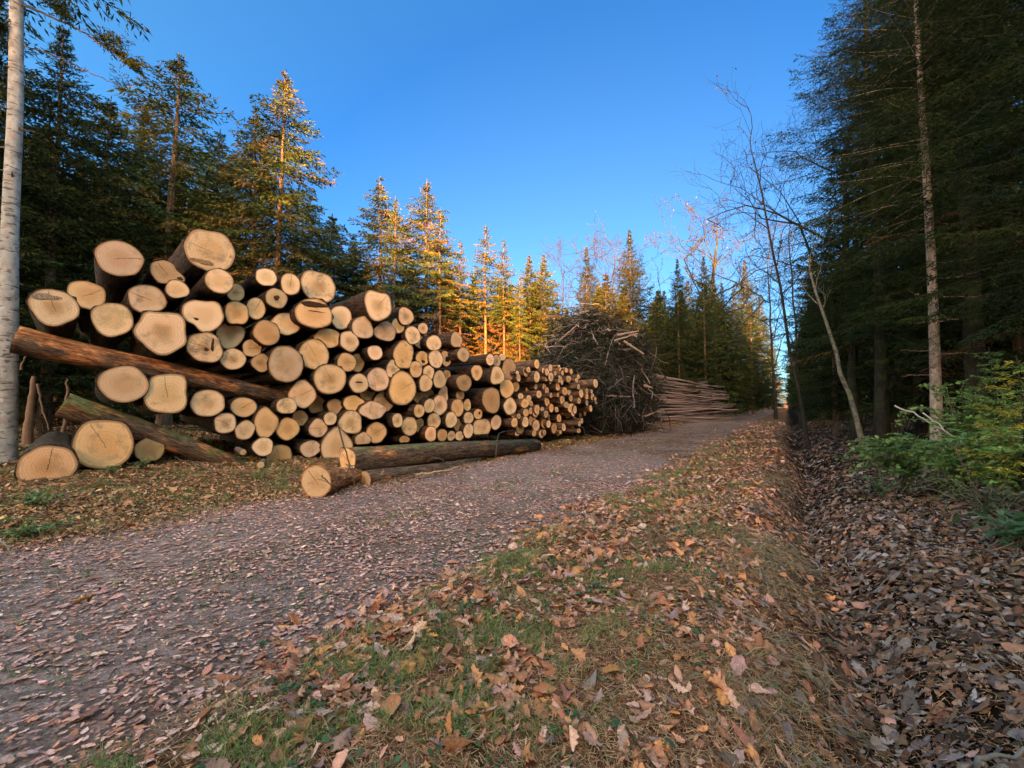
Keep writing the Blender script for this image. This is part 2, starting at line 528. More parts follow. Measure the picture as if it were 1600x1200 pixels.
# ------------------------------------------------------------------ ground and track
def zone_color(x, y):
    """the ground's own colour: leaf mould, straw, moss"""
    s, t = st(x, y)
    wob = (vnoise(x * 0.9, y * 0.9, 21) - .5) * 0.9
    t2 = t + wob
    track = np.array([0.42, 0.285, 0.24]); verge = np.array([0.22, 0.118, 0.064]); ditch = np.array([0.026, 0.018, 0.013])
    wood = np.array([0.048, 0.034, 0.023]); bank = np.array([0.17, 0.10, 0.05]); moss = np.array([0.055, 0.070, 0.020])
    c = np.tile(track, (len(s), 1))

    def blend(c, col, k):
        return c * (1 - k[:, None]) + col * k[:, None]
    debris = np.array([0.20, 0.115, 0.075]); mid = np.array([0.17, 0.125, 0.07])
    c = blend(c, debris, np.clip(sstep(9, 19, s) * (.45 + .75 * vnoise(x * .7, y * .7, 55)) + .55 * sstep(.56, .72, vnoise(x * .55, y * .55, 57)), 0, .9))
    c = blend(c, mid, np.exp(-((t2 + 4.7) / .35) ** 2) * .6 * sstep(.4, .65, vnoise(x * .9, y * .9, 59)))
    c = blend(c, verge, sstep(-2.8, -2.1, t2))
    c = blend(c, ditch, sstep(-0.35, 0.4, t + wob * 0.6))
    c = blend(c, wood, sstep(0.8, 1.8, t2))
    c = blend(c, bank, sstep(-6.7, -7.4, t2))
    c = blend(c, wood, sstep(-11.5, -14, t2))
    g = sstep(0.56, 0.72, vnoise(x * 1.1, y * 1.1, 31)) * sstep(0.45, 0.7, vnoise(x * 4.3, y * 4.3, 33))
    inb = np.maximum(sstep(-7.0, -7.8, t), sstep(-2.6, -2.0, t) * (1 - sstep(-1.0, -0.2, t)))
    c = blend(c, moss, g * inb * 0.45)
    return c


def axis_steps(lo, hi, fine_lo, fine_hi, d):
    a = list(np.arange(fine_lo, fine_hi + 1e-6, d))
    k = d; p = fine_hi
    while p < hi:
        k *= 1.22; p = min(hi, p + k); a.append(p)
    k = d; p = fine_lo; pre = []
    while p > lo:
        k *= 1.22; p = max(lo, p - k); pre.append(p)
    return np.array(pre[::-1] + a)


def sheet(name, S, Tgrid, mat, dz=0.0):
    x, y = xy(S[:, None] + 0 * Tgrid, Tgrid)
    X, Yv = x.ravel(), y.ravel()
    V = np.stack([X, Yv, gz(X, Yv) + dz], 1)
    ns, ntt = Tgrid.shape
    i = np.arange(ns - 1)[:, None] * ntt; j = np.arange(ntt - 1)[None]
    Fq = np.stack([i + j, i + ntt + j, i + ntt + j + 1, i + j + 1], -1).reshape(-1, 4)
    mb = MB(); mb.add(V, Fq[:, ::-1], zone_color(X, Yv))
    o = mb.build(name, mat)
    return tag(o, kind='structure')


Sg = axis_steps(-2500, 4500, -3, 15, 0.11)
Tg = axis_steps(-3000, 3000, -14, 7, 0.11)
sheet('ground', Sg, np.tile(Tg, (len(Sg), 1)), MAT['ground'])
Sr = axis_steps(-40, 420, -3, 15, 0.11)
te0 = -7.0 + (vnoise(Sr * 1.1, Sr * 0 + 3, 41) - .5) * 0.5 + (vnoise(Sr * 5, Sr * 0 + 3, 44) - .5) * 0.3
te1 = -2.45 + (vnoise(Sr * 1.3, Sr * 0 + 9, 43) - .5) * 0.6 + (vnoise(Sr * 5, Sr * 0 + 9, 46) - .5) * 0.35
sheet('forest_track', Sr, te0[:, None] + (te1 - te0)[:, None] * np.linspace(0, 1, 40)[None], MAT['road'], 0.006)


# ------------------------------------------------------------------ fallen leaves, straw, grass
def scatter(rmin, rmax, dens, a0=-64, a1=64):
    """points on the ground in a fan in front of the viewpoint, dens(r) per square metre"""
    out = []
    edges = np.geomspace(rmin, rmax, 40)
    for r0, r1 in zip(edges[:-1], edges[1:]):
        area = math.radians(a1 - a0) / 2 * (r1 * r1 - r0 * r0)
        n = int(area * dens((r0 + r1) / 2))
        r = np.sqrt(NR.uniform(r0 * r0, r1 * r1, n)); a = np.radians(NR.uniform(a0, a1, n))
        out.append(np.stack([r * np.sin(a), r * np.cos(a)], 1))
    return np.concatenate(out)


def leaf_template(n):
    """oak leaf outline: stations along the midrib, deep round lobes"""
    u = np.linspace(0, 1, n + 1)
    prof = np.sin(np.pi * np.clip(u * 0.92 + 0.05, 0, 1)) ** 0.8 * (0.35 + 0.65 * u ** 0.7)
    lob = np.where(np.arange(n + 1) % 2 == 1, 1.0, 0.56) if n >= 8 else np.ones(n + 1)
    w = 0.40 * prof * lob
    w[0] = 0.012; w[-1] = 0.07
    return u, w


def add_leaves(mb, xyp, size, col, n, tilt=0.35, lift=0.004, curl=0.25):
    m = len(xyp)
    if m == 0: return
    u, w = leaf_template(n)
    k = n + 1
    L = size
    asp = NR.uniform(0.75, 1.2, m)
    cu = NR.normal(0, curl, m); be = NR.normal(0.15, curl, m); sk = NR.normal(0, 0.12, m)
    amp = NR.uniform(0.15, 1.15, (m, 1))
    lob = np.where(np.arange(k) % 2 == 1, 1.0, 0.56) if n >= 8 else np.ones(k)
    wl = (w / lob)[None] * (1 - amp * (1 - lob)[None]) * NR.uniform(.8, 1.15, (m, k))
    lx = np.stack([-wl, 0 * wl, wl], 2) * asp[:, None, None]                       # m,k,3
    ly = (u - 0.5)[None, :, None] + 0 * lx
    wob = NR.uniform(0.8, 1.2, (m, k, 3)); lx = lx * wob
    lx = lx + sk[:, None, None] * (ly ** 2)
    lz = cu[:, None, None] * np.abs(lx) * 1.5 + be[:, None, None] * (ly ** 2 - .08) + NR.normal(0, 0.02, (m, k, 3))
    rz = NR.uniform(0, 2 * math.pi, m); ax = NR.normal(0, tilt, m); ay = NR.normal(0, tilt, m)
    px = lx * L[:, None, None]; py = ly * L[:, None, None]; pz = lz * L[:, None, None]
    c, s_ = np.cos(ax)[:, None, None], np.sin(ax)[:, None, None]
    py, pz = py * c - pz * s_, py * s_ + pz * c
    c, s_ = np.cos(ay)[:, None, None], np.sin(ay)[:, None, None]
    px, pz = px * c + pz * s_, -px * s_ + pz * c
    c, s_ = np.cos(rz)[:, None, None], np.sin(rz)[:, None, None]
    px, py = px * c - py * s_, px * s_ + py * c
    X = px + xyp[:, 0][:, None, None]; Y = py + xyp[:, 1][:, None, None]
    g = gz(X.ravel(), Y.ravel()).reshape(X.shape)
    zmin = pz.min(axis=(1, 2))[:, None, None]
    Z = g + lift + (pz - zmin * 0.75) + NR.uniform(0, 0.012, m)[:, None, None]
    V = np.stack([X, Y, Z], -1).reshape(-1, 3)
    b = (np.arange(m) * (3 * k))[:, None, None]
    i = np.arange(n)[None, :, None] * 3; j = np.arange(2)[None, None]
    a = b + i + j
    Fq = np.stack([a, a + 1, a + 4, a + 3], -1).reshape(-1, 4)
    C = np.repeat(col, 3 * k, 0).reshape(m, k, 3, 3).copy()
    C[:, :, 1] *= 1.22                                                                   # paler midrib
    mb.add(V, Fq, C.reshape(-1, 3))


PAL_TRACK = np.array([(.205, .140, .122), (.255, .180, .155), (.150, .100, .086), (.300, .235, .212), (.235, .130, .088), (.185, .150, .145), (.34, .26, .22)])
PAL_VERGE = np.array([(.33, .172, .098), (.26, .132, .078), (.39, .25, .175), (.31, .205, .165), (.20, .10, .065), (.38, .19, .075), (.30, .145, .075), (.36, .22, .155), (.24, .16, .14)])
PAL_DITCH = np.array([(.24, .13, .08), (.20, .115, .08), (.12, .085, .07), (.085, .060, .048), (.20, .16, .14), (.11, .070, .045), (.05, .035, .028), (.16, .085, .05), (.11, .092, .088), (.24, .20, .18)])  # dark ditch leaves, lowered further to put tree shade into the colour
PAL_BANK = np.array([(.31, .165, .075), (.25, .132, .06), (.36, .225, .115), (.20, .105, .05), (.30, .2, .12)])


def litter_colors(p):
    x, y = p[:, 0], p[:, 1]
    s, t = st(x, y)
    t = t + (vnoise(x * .9, y * .9, 51) - .5) * 1.0 + NR.normal(0, .26, len(x)) + .1
    n = len(p)
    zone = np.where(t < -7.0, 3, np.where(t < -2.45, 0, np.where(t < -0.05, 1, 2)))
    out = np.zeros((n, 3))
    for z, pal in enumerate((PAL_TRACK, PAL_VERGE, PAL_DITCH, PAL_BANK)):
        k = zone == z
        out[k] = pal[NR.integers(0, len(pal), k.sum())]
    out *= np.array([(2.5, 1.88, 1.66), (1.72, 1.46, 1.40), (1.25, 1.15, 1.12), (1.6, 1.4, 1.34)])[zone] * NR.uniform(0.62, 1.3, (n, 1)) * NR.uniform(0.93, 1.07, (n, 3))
    far = (zone == 0) & (NR.uniform(0, 1, n) < .75 * sstep(9, 17, s))
    out[far] = PAL_BANK[NR.integers(0, len(PAL_BANK), far.sum())] * NR.uniform(.7, 1.1, (far.sum(), 1))
    return out, zone


def straw_area(x, y):
    s, t = st(x, y)
    return sstep(-1.9, -1.1, t + (vnoise(x * 1.4, y * 1.4, 61) - .5) * 1.4) * (1 - sstep(-0.2, 0.25, t))


def make_litter():
    mb = MB()
    for rmin, rmax, dens, n in ((1.5, 4.6, lambda r: 1050, 9), (4.6, 9, lambda r: 850, 5), (9, 16, lambda r: 300 * (9 / r) ** 1.0, 3), (16, 45, lambda r: 150 * (16 / r) ** 1.8, 2)):
        p = scatter(rmin, rmax, dens)
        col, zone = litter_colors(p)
        keep = NR.uniform(0, 1, len(p)) > straw_area(p[:, 0], p[:, 1]) * 0.50 * (1 - sstep(5.5, 8, np.hypot(p[:, 0], p[:, 1])))
        keep &= ~((zone == 1) & (NR.uniform(0, 1, len(p)) < 0.25 + 0.5 * (vnoise(p[:, 0] * 2.2, p[:, 1] * 2.2, 71) > 0.55)))
        p, col, zone = p[keep], col[keep], zone[keep]
        size = NR.lognormal(math.log(0.056), 0.42, len(p))
        size = np.where(zone == 0, size * 0.56, np.where(zone == 2, size * .92, np.where(zone == 3, size * .72, size)))
        size = np.clip(size, 0.018, 0.135)
        if n <= 3: size = size * 1.15
        if n == 2: size = size * 1.4
        bare = (zone == 0) & (NR.uniform(0, 1, len(p)) < 0.42 * sstep(.45, .62, vnoise(p[:, 0] * .8, p[:, 1] * .8, 77)) * (0.35 + np.exp(-((st(p[:, 0], p[:, 1])[1] + 3.7) / .4) ** 2) + np.exp(-((st(p[:, 0], p[:, 1])[1] + 5.7) / .4) ** 2)))
        bare |= (zone == 3) & (NR.uniform(0, 1, len(p)) < .28)
        p, col, zone, size = p[~bare], col[~bare], zone[~bare], size[~bare]
        for flat in (True, False):
            k = (zone == 0) == flat
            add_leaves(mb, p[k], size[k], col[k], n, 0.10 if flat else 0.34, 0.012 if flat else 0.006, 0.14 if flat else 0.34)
    o = mb.build('fallen_leaves', MAT['litter'])
    tag(o, 'brown fallen oak leaves covering track, verge and ditch', 'fallen leaves', kind='stuff')


def add_strips(mb, base, d, length, width, col, seg=1, droop=0.0):
    """thin tapering blades: base (m,3), direction d (m,3)"""
    m = len(base)
    if m == 0: return
    side = np.cross(d, np.array([0, 0, 1.0])) + NR.normal(0, 0.3, (m, 3))
    side /= np.linalg.norm(side, axis=1)[:, None] + 1e-9
    rows = []
    for q in range(seg + 1):
        u = q / seg
        c = base + d * (length * u)[:, None]
        c[:, 2] -= droop * length * u * u
        c[:, :2] += d[:, :2] * (droop * length * u * u * 0.8)[:, None]
        w = width * (1 - u * 0.92) / 2
        rows.append(c - side * w[:, None]); rows.append(c + side * w[:, None])
    V = np.stack(rows, 1).reshape(-1, 3)
    k = 2 * (seg + 1)
    b = (np.arange(m) * k)[:, None] + (np.arange(seg) * 2)[None]
    Fq = np.stack([b, b + 1, b + 3, b + 2], -1).reshape(-1, 4)
    mb.add(V, Fq, np.repeat(col, k, 0))


def pick(pal, n, v=0.25):
    pal = np.array(pal)
    return pal[NR.integers(0, len(pal), n)] * NR.uniform(1 - v, 1 + v, (n, 1))


def make_grass():
    mb = MB()
    # green and yellowing blades in tufts on the verge and at the bank
    p = scatter(1.6, 24, lambda r: 5200 * min(1, (4 / r) ** 1.5))
    x, y = p[:, 0], p[:, 1]
    s, t = st(x, y)
    tuft = (0.15 + 0.85 * sstep(0.45, 0.62, vnoise(x * 1.7, y * 1.7, 81))) * sstep(0.40, 0.66, vnoise(x * 6, y * 6, 83))
    zone = sstep(-2.9, -2.3, t) * (1 - sstep(-1.3, -0.4, t)) * 1.0 + sstep(-7.0, -7.6, t) * 0.5 + 0.22 * sstep(1.0, 2.2, t)
    zone += (0.04 + .16 * np.exp(-((t + 4.7) / .3) ** 2)) * ((t > -7) & (t < -2.6))
    k = NR.uniform(0, 1, len(p)) < tuft * zone * np.where(t > -1.3, 0.7, 1.9)
    p = p[k]; n = len(p); r = np.hypot(p[:, 0], p[:, 1])
    base = np.stack([p[:, 0], p[:, 1], gz(p[:, 0], p[:, 1])], 1)
    d = NR.normal(0, 0.55, (n, 3)); d[:, 2] = 1; d /= np.linalg.norm(d, axis=1)[:, None]
    add_strips(mb, base, d, NR.uniform(0.05, 0.16, n), NR.uniform(0.003, 0.006, n) * (1 + r / 9), pick([(.14, .23, .05), (.19, .26, .06), (.30, .28, .10), (.10, .18, .05), (.38, .29, .13)], n), 2, 0.35)
    # long pale dry grass along the ditch edge
    p = scatter(1.6, 22, lambda r: 260 * min(1, (5 / r) ** 1.2))
    x, y = p[:, 0], p[:, 1]; s, t = st(x, y)
    tuft = sstep(0.50, 0.66, vnoise(x * 1.2 + 40, y * 1.2, 91))
    k = NR.uniform(0, 1, len(p)) < tuft * np.exp(-((t + 0.28) / 0.34) ** 2)
    seeds = p[k]
    idx = np.repeat(np.arange(len(seeds)), 9); n = len(idx)
    q = seeds[idx] + NR.normal(0, 0.035, (n, 2))
    base = np.stack([q[:, 0], q[:, 1], gz(q[:, 0], q[:, 1])], 1)
    lean = NR.normal(0, 0.8, (len(seeds), 3))[idx] + NR.normal(0, 0.5, (n, 3)); d = lean; d[:, 2] = NR.uniform(0.25, 0.9, n); d /= np.linalg.norm(d, axis=1)[:, None]
    add_strips(mb, base, d, NR.uniform(0.12, 0.34, n), NR.uniform(0.003, 0.006, n), pick([(.36, .27, .14), (.28, .21, .10), (.20, .20, .07), (.42, .33, .19), (.24, .15, .08)], n), 3, 0.55)
    o = mb.build('grass', MAT['grass'])
    tag(o, 'green and dry grass tufts along the verge and ditch', 'grass', kind='stuff')
    # mown straw and needles lying flat
    mb = MB()
    p = scatter(1.6, 13, lambda r: 6500 * min(1, (2.8 / r) ** 1.35))
    k = NR.uniform(0, 1, len(p)) < np.clip(straw_area(p[:, 0], p[:, 1]) + 0.40 + 0.5 * (st(p[:, 0], p[:, 1])[1] < -7), 0, 1)
    k &= (st(p[:, 0], p[:, 1])[1] > -2.7) | (st(p[:, 0], p[:, 1])[1] < -7)
    p = p[k]; n = len(p)
    base = np.stack([p[:, 0], p[:, 1], gz(p[:, 0], p[:, 1]) + NR.uniform(0.006, 0.022, n)], 1)
    d = NR.normal(0, 1, (n, 3)); d[:, 2] *= 0.16; d /= np.linalg.norm(d, axis=1)[:, None]
    add_strips(mb, base, d, NR.uniform(0.03, 0.085, n), NR.uniform(0.002, 0.0042, n) * (1 + .12 * np.hypot(p[:, 0], p[:, 1])), pick([(.50, .25, .125), (.42, .20, .095), (.58, .36, .20), (.32, .155, .08), (.50, .30, .17), (.24, .11, .055)], n), 1, 0.0)
    p = scatter(1.7, 16, lambda r: 5.5 * min(1, 4 / r))
    for q in p:                                                     # broken bits of twig among it
        a = NR.uniform(0, 6.28); L = NR.lognormal(math.log(.14), .5); kx = NR.normal(0, .12)
        u = np.linspace(-.5, .5, 4) * L
        X = q[0] + math.cos(a) * u - math.sin(a) * kx * u * u / L; Yq = q[1] + math.sin(a) * u + math.cos(a) * kx * u * u / L
        tube(mb, np.stack([X, Yq, gz(X, Yq) + NR.uniform(.012, .03)], 1), np.linspace(1, .5, 4) * NR.uniform(.0025, .006), 5, np.array([(.10, .07, .05), (.19, .14, .11), (.28, .21, .16), (.06, .045, .035)])[NR.integers(0, 4)])
    o = mb.build('straw_litter', MAT['litter'])
    tag(o, 'mown brown straw lying on the verge', 'straw', kind='stuff')
    # clover and small herbs
    mb = MB()
    p = scatter(1.6, 9, lambda r: 60 * min(1, (4 / r)))
    s, t = st(p[:, 0], p[:, 1])
    zone = sstep(-2.6, -2.2, t) * (1 - sstep(-0.7, -0.2, t)) + 0.6 * sstep(-7.0, -7.4, t) + 0.05
    p = p[NR.uniform(0, 1, len(p)) < zone * (0.25 + 0.75 * (vnoise(p[:, 0] * 1.6, p[:, 1] * 1.6, 99) > .5))]
    q = np.repeat(p, 6, 0) + NR.normal(0, 0.022, (len(p) * 6, 2))
    n = len(q)
    a = np.arange(7) / 7 * 2 * math.pi
    rr = NR.uniform(0.007, 0.016, n)
    tl = NR.normal(0, 0.35, (n, 2))
    X = q[:, 0][:, None] + rr[:, None] * np.cos(a); Yv = q[:, 1][:, None] + rr[:, None] * np.sin(a)
    Z = (gz(q[:, 0], q[:, 1]) + NR.uniform(0.012, 0.05, n))[:, None] + rr[:, None] * (np.cos(a) * tl[:, :1] + np.sin(a) * tl[:, 1:])
    V = np.stack([X, Yv, Z], -1).reshape(-1, 3)
    mb.add(V, (np.arange(n) * 7)[:, None] + np.arange(7)[None], np.repeat(pick([(.08, .15, .045), (.10, .18, .05), (.06, .115, .045)], n), 7, 0))
    o = mb.build('clover', MAT['leaf'])
    tag(o, 'small green clover leaves scattered on the leafy verge', 'clover', kind='stuff')


make_litter()
make_grass()
# ------------------------------------------------------------------ trees
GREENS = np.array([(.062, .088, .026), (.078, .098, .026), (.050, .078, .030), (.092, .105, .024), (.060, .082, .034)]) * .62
SHADE_GREENS = GREENS * .66  # darkened copy of the greens, forest shade put into the needle colour
SUNLIT_TONES = np.concatenate([GREENS * 1.45, np.array([(.125, .092, .026), (.105, .088, .024)])])  # brightened greens and gold tones, sunlight painted into the needles
BROWNS = np.array([(.150, .072, .028), (.110, .055, .026), (.180, .095, .036), (.085, .050, .030)])


def kites(mb, base, d, length, width, col):
    """needle sprays: one narrow kite each, rolled at random"""
    n = len(base)
    if n == 0: return
    rv = NR.normal(0, 1, (n, 3))
    side = np.cross(d, rv); side /= np.linalg.norm(side, axis=1)[:, None] + 1e-9
    L = length[:, None]; W = width[:, None] / 2
    mid = base + d * L * 0.45
    V = np.stack([base, mid + side * W, base + d * L, mid - side * W], 1).reshape(-1, 3)
    mb.add(V, (np.arange(n) * 4)[:, None] + np.arange(4)[None], np.repeat(col, 4, 0))


def unit(a):
    return a / (np.linalg.norm(a, axis=-1, keepdims=True) + 1e-9)


def spruce_branch(mw, mf, p0, az, L, rise, droop, rng, pal, step_=0.13, sub=4, kw=0.05, kl=0.20, bare=0.12, wood=(.9, .8, .75), brad=0.012, hang=0.35):
    """one limb: wood into mw, needle sprays into mf"""
    n = max(4, int(L / 0.35) + 2)
    u = np.linspace(0, 1, n)
    out = np.array([math.cos(az), math.sin(az), 0.0])
    lat = np.array([-out[1], out[0], 0])
    wig = rng.normal(0, 0.03 * L) * np.sin(u * 3.1)
    z = rise * L * u - droop * L * u ** 2 + 0.16 * L * u ** 4
    P = p0 + out * (L * u * (1 - 0.12 * droop))[:, None] + lat * wig[:, None]
    P[:, 2] += z
    tube(mw, P, brad * (1 - u * 0.85) * (0.6 + 0.25 * L), 3, wood)
    if mf is None: return P
    m = max(3, int(L * (1 - bare) / step_))
    uu = np.linspace(bare, 1.0, m) + rng.uniform(-.01, .01, m)
    uu = np.clip(np.repeat(uu, 2), 0, 1)
    sg = np.tile([1.0, -1.0], m)
    B = np.stack([np.interp(uu, u, P[:, q]) for q in range(3)], 1)
    Tn = unit(np.gradient(P, axis=0)); T = unit(np.stack([np.interp(uu, u, Tn[:, q]) for q in range(3)], 1))
    tl = (min(.20, .25 * L) + 0.34 * L * (1 - uu) ** 0.8 * np.minimum(1, uu * 4 + .3)) * rng.uniform(0.6, 1.2, len(uu))
    tl = np.minimum(tl, 0.95)
    D = unit(T * rng.uniform(.5, .9, (len(uu), 1)) + lat * sg[:, None] * rng.uniform(.6, 1.0, (len(uu), 1)) + np.array([0, 0, -1]) * rng.uniform(hang * .3, hang * 1.6, (len(uu), 1)) + rng.normal(0, .12, (len(uu), 3)))
    bc = pal[rng.integers(0, len(pal))] * rng.uniform(.75, 1.25)
    # sprays along each twig
    k = sub
    f = np.tile(np.linspace(0.05, 0.92, k), len(uu))
    idx = np.repeat(np.arange(len(uu)), k)
    base = B[idx] + D[idx] * (tl[idx] * f)[:, None]
    alt = np.where(np.arange(len(idx)) % 2 == 0, 1.0, -1.0)
    S = unit(np.cross(D[idx], np.array([0, 0, 1.0])))
    dd = unit(D[idx] * rng.uniform(.7, 1.2, (len(idx), 1)) + S * (alt * rng.uniform(.1, .7, len(idx)))[:, None] + np.array([0, 0, -1]) * rng.uniform(0, hang, (len(idx), 1)) + rng.normal(0, .32, (len(idx), 3)))
    ln = kl * rng.uniform(.6, 1.3, len(idx)); wd = kw * rng.uniform(.6, 1.3, len(idx))
    col = np.clip(bc[None] * rng.uniform(.75, 1.3, (len(idx), 1)), 0, 1)
    kites(mf, base, dd, ln, wd, col)
    # sprays on the limb itself
    j = max(4, int(L * (1 - bare) / (step_ * .7)))
    uu = rng.uniform(bare, 1, j)
    B = np.stack([np.interp(uu, u, P[:, q]) for q in range(3)], 1)
    T = unit(np.stack([np.interp(uu, u, Tn[:, q]) for q in range(3)], 1))
    dd = unit(T + rng.normal(0, .45, (j, 3)))
    kites(mf, B, dd, kl * rng.uniform(.7, 1.3, j), kw * rng.uniform(.7, 1.3, j), np.clip(bc[None] * rng.uniform(.8, 1.3, (j, 1)), 0, 1))
    return P


def spruce(H, crown0, Rm, seed, whorl=0.42, per=6, dead0=None, dbh=0.16, shape=0.85, droop=0.35, step_=0.13, sub=4, kw=0.05, kl=0.2, gap=0.0, deadgreen=0.0, pal=GREENS, trunk_n=9, hang=0.35, lean=0.0, taper=6.5):
    """returns trunk mesh-builder and crown mesh-builder, base at the origin"""
    rng = np.random.default_rng(seed)
    mw, mf = MB(), MB()
    zz = np.linspace(-0.4, H, 14)
    P = np.stack([lean * zz * zz / H + 0.04 * np.sin(zz * .5 + seed), 0.04 * np.cos(zz * .4 + seed), zz], 1)
    tr = dbh * (1 - np.clip(zz / H, 0, 1)) ** 0.85 + 0.012
    tr[0] = dbh * 1.35; tr[1] *= 1.08
    tube(mw, P, tr, trunk_n, (1, 1, 1))
    axis = lambda z: np.array([np.interp(z, zz, P[:, 0]), np.interp(z, zz, P[:, 1]), z])
    z = dead0 if dead0 is not None else crown0
    while z < H - 0.25:
        dead = z < crown0
        k = (H - z) / taper
        Lb = Rm * min(1, k) ** (shape + .25 * (k < .3)) * (0.55 + 0.45 * min(1, (z - crown0 + 2.5) / 2.5) if not dead else 0.68)
        nb = per + rng.integers(-1, 2)
        for b in range(max(3, nb)):
            if rng.random() < gap: continue
            az = b / nb * 2 * math.pi + rng.uniform(-.45, .45) + z * 2.1
            L = max(0.14, Lb * rng.uniform(.5, 1.2))
            zb = z + rng.uniform(-.5, .5) * whorl
            if dead:
                if rng.random() < 0.30:
                    spruce_branch(mw, None, axis(zb), az, L * .8, rng.uniform(-.1, .1), rng.uniform(.1, .5), rng, BROWNS, wood=(.75, .66, .6), brad=.008)
                else:
                    dpal = SHADE_GREENS if rng.random() < deadgreen else BROWNS * 1.35
                    spruce_branch(mw, mf, axis(zb), az, L, rng.uniform(-.1, .1), rng.uniform(.2, .55), rng, dpal, step_ * 1.5, max(2, sub - 1), kw * .55, kl * .9, .25, brad=.009, hang=hang)
            else:
                hh = (z - crown0) / (H - crown0)
                rise = 0.10 + 0.45 * hh ** 2 + rng.uniform(-.08, .08)
                spruce_branch(mw, mf, axis(zb), az, L, rise, droop * (1 - .7 * hh) + rng.uniform(-.08, .12), rng, pal, step_, sub, kw * (.6 + .4 * min(1, 2 * k)), kl * (.5 + .5 * min(1, 2 * k)), .10, hang=hang)
        z += whorl * (0.6 + 0.4 * min(1, k)) * rng.uniform(.85, 1.15)
    # leader
    kites(mf, np.repeat(axis(H - .5)[None], 9, 0) + np.linspace(0, .45, 9)[:, None] * np.array([0, 0, 1.0]), unit(rng.normal(0, .25, (9, 3)) + np.array([0, 0, 1.0])), np.full(9, .2), np.full(9, kw * .8), np.repeat(GREENS[:1], 9, 0))
    return mw, mf


VAR = {}


def variant(key, **kw):
    mw, mf = spruce(**kw)
    VAR[key] = (mw.mesh('spruce_trunk', MAT['pink_bark' if key == 'near_a' else 'oak_bark' if key == 'near_b' else 'spruce_bark']), mf.mesh('spruce_crown', MAT['needles'], smooth=False), kw['H'])


# dense crowns to the ground, tall sparse plantation trees, slim tops, near trees with fine sprays
variant('dense_a', H=18, pal=SHADE_GREENS, crown0=1.2, Rm=3.3, taper=10, seed=1, per=7, whorl=.42, dead0=.6, dbh=.2, step_=.14, sub=4, kw=.065, kl=.24, deadgreen=.5)
variant('dense_b', H=18, pal=SHADE_GREENS, crown0=2.2, Rm=2.8, taper=8.5, seed=2, per=7, whorl=.42, dead0=1.0, dbh=.19, step_=.14, sub=4, kw=.065, kl=.24, shape=.9, gap=.10)
variant('tall_a', H=18, pal=SUNLIT_TONES, crown0=8.0, Rm=2.5, seed=3, per=7, whorl=.46, dead0=2.2, dbh=.17, gap=.16, droop=.5, kw=.062, sub=5, step_=.13, shape=.85)
variant('tall_b', H=18, pal=SUNLIT_TONES, crown0=9.5, Rm=2.1, seed=4, per=7, whorl=.48, dead0=2.0, dbh=.15, gap=.18, droop=.45, kw=.062, sub=5, step_=.13, shape=.8, taper=7)
variant('tall_c', H=18, pal=SUNLIT_TONES, crown0=7.2, Rm=2.3, seed=5, per=7, whorl=.45, dead0=1.6, dbh=.15, gap=.15, droop=.55, kw=.062, sub=5, step_=.13, shape=.9, taper=6)
variant('slim', H=16, pal=SUNLIT_TONES, crown0=5.0, Rm=1.7, taper=6, seed=6, per=7, whorl=.38, dead0=.8, dbh=.11, gap=.06, kw=.07, sub=5, shape=.85)
variant('near_a', H=17, pal=SHADE_GREENS, gap=.16, crown0=7.2, Rm=3.2, taper=9, seed=7, per=7, whorl=.36, dead0=6.6, dbh=.125, step_=.075, sub=9, kw=.019, kl=.085, trunk_n=14, droop=.38, deadgreen=.6, shape=.6)
variant('near_b', H=17, pal=SHADE_GREENS, gap=.13, crown0=3.6, Rm=3.0, taper=9, seed=8, per=7, whorl=.38, dead0=2.6, dbh=.17, step_=.085, sub=9, kw=.021, kl=.092, trunk_n=12, droop=.4, deadgreen=.5, shape=.7)
TREE_SPOTS = []


def put_spruce(key, px, ytop, Y, label, group=None, wide=1.0, rz=None, name='spruce_tree', x=None):
    X = gx(px, Y) if x is None else x
    zb = gz1(X, Y)
    H = CAM_H + (HZ - ytop) / F_PX * Y - zb
    tw, tf, H0 = VAR[key]
    k = H / H0
    r = empty(name, (X, Y, zb), R.uniform(0, 6.28) if rz is None else rz, (k * wide, k * wide, k))
    tag(r, label, 'spruce tree', group)
    link('trunk', tw, r); link('crown', tf, r)
    return r


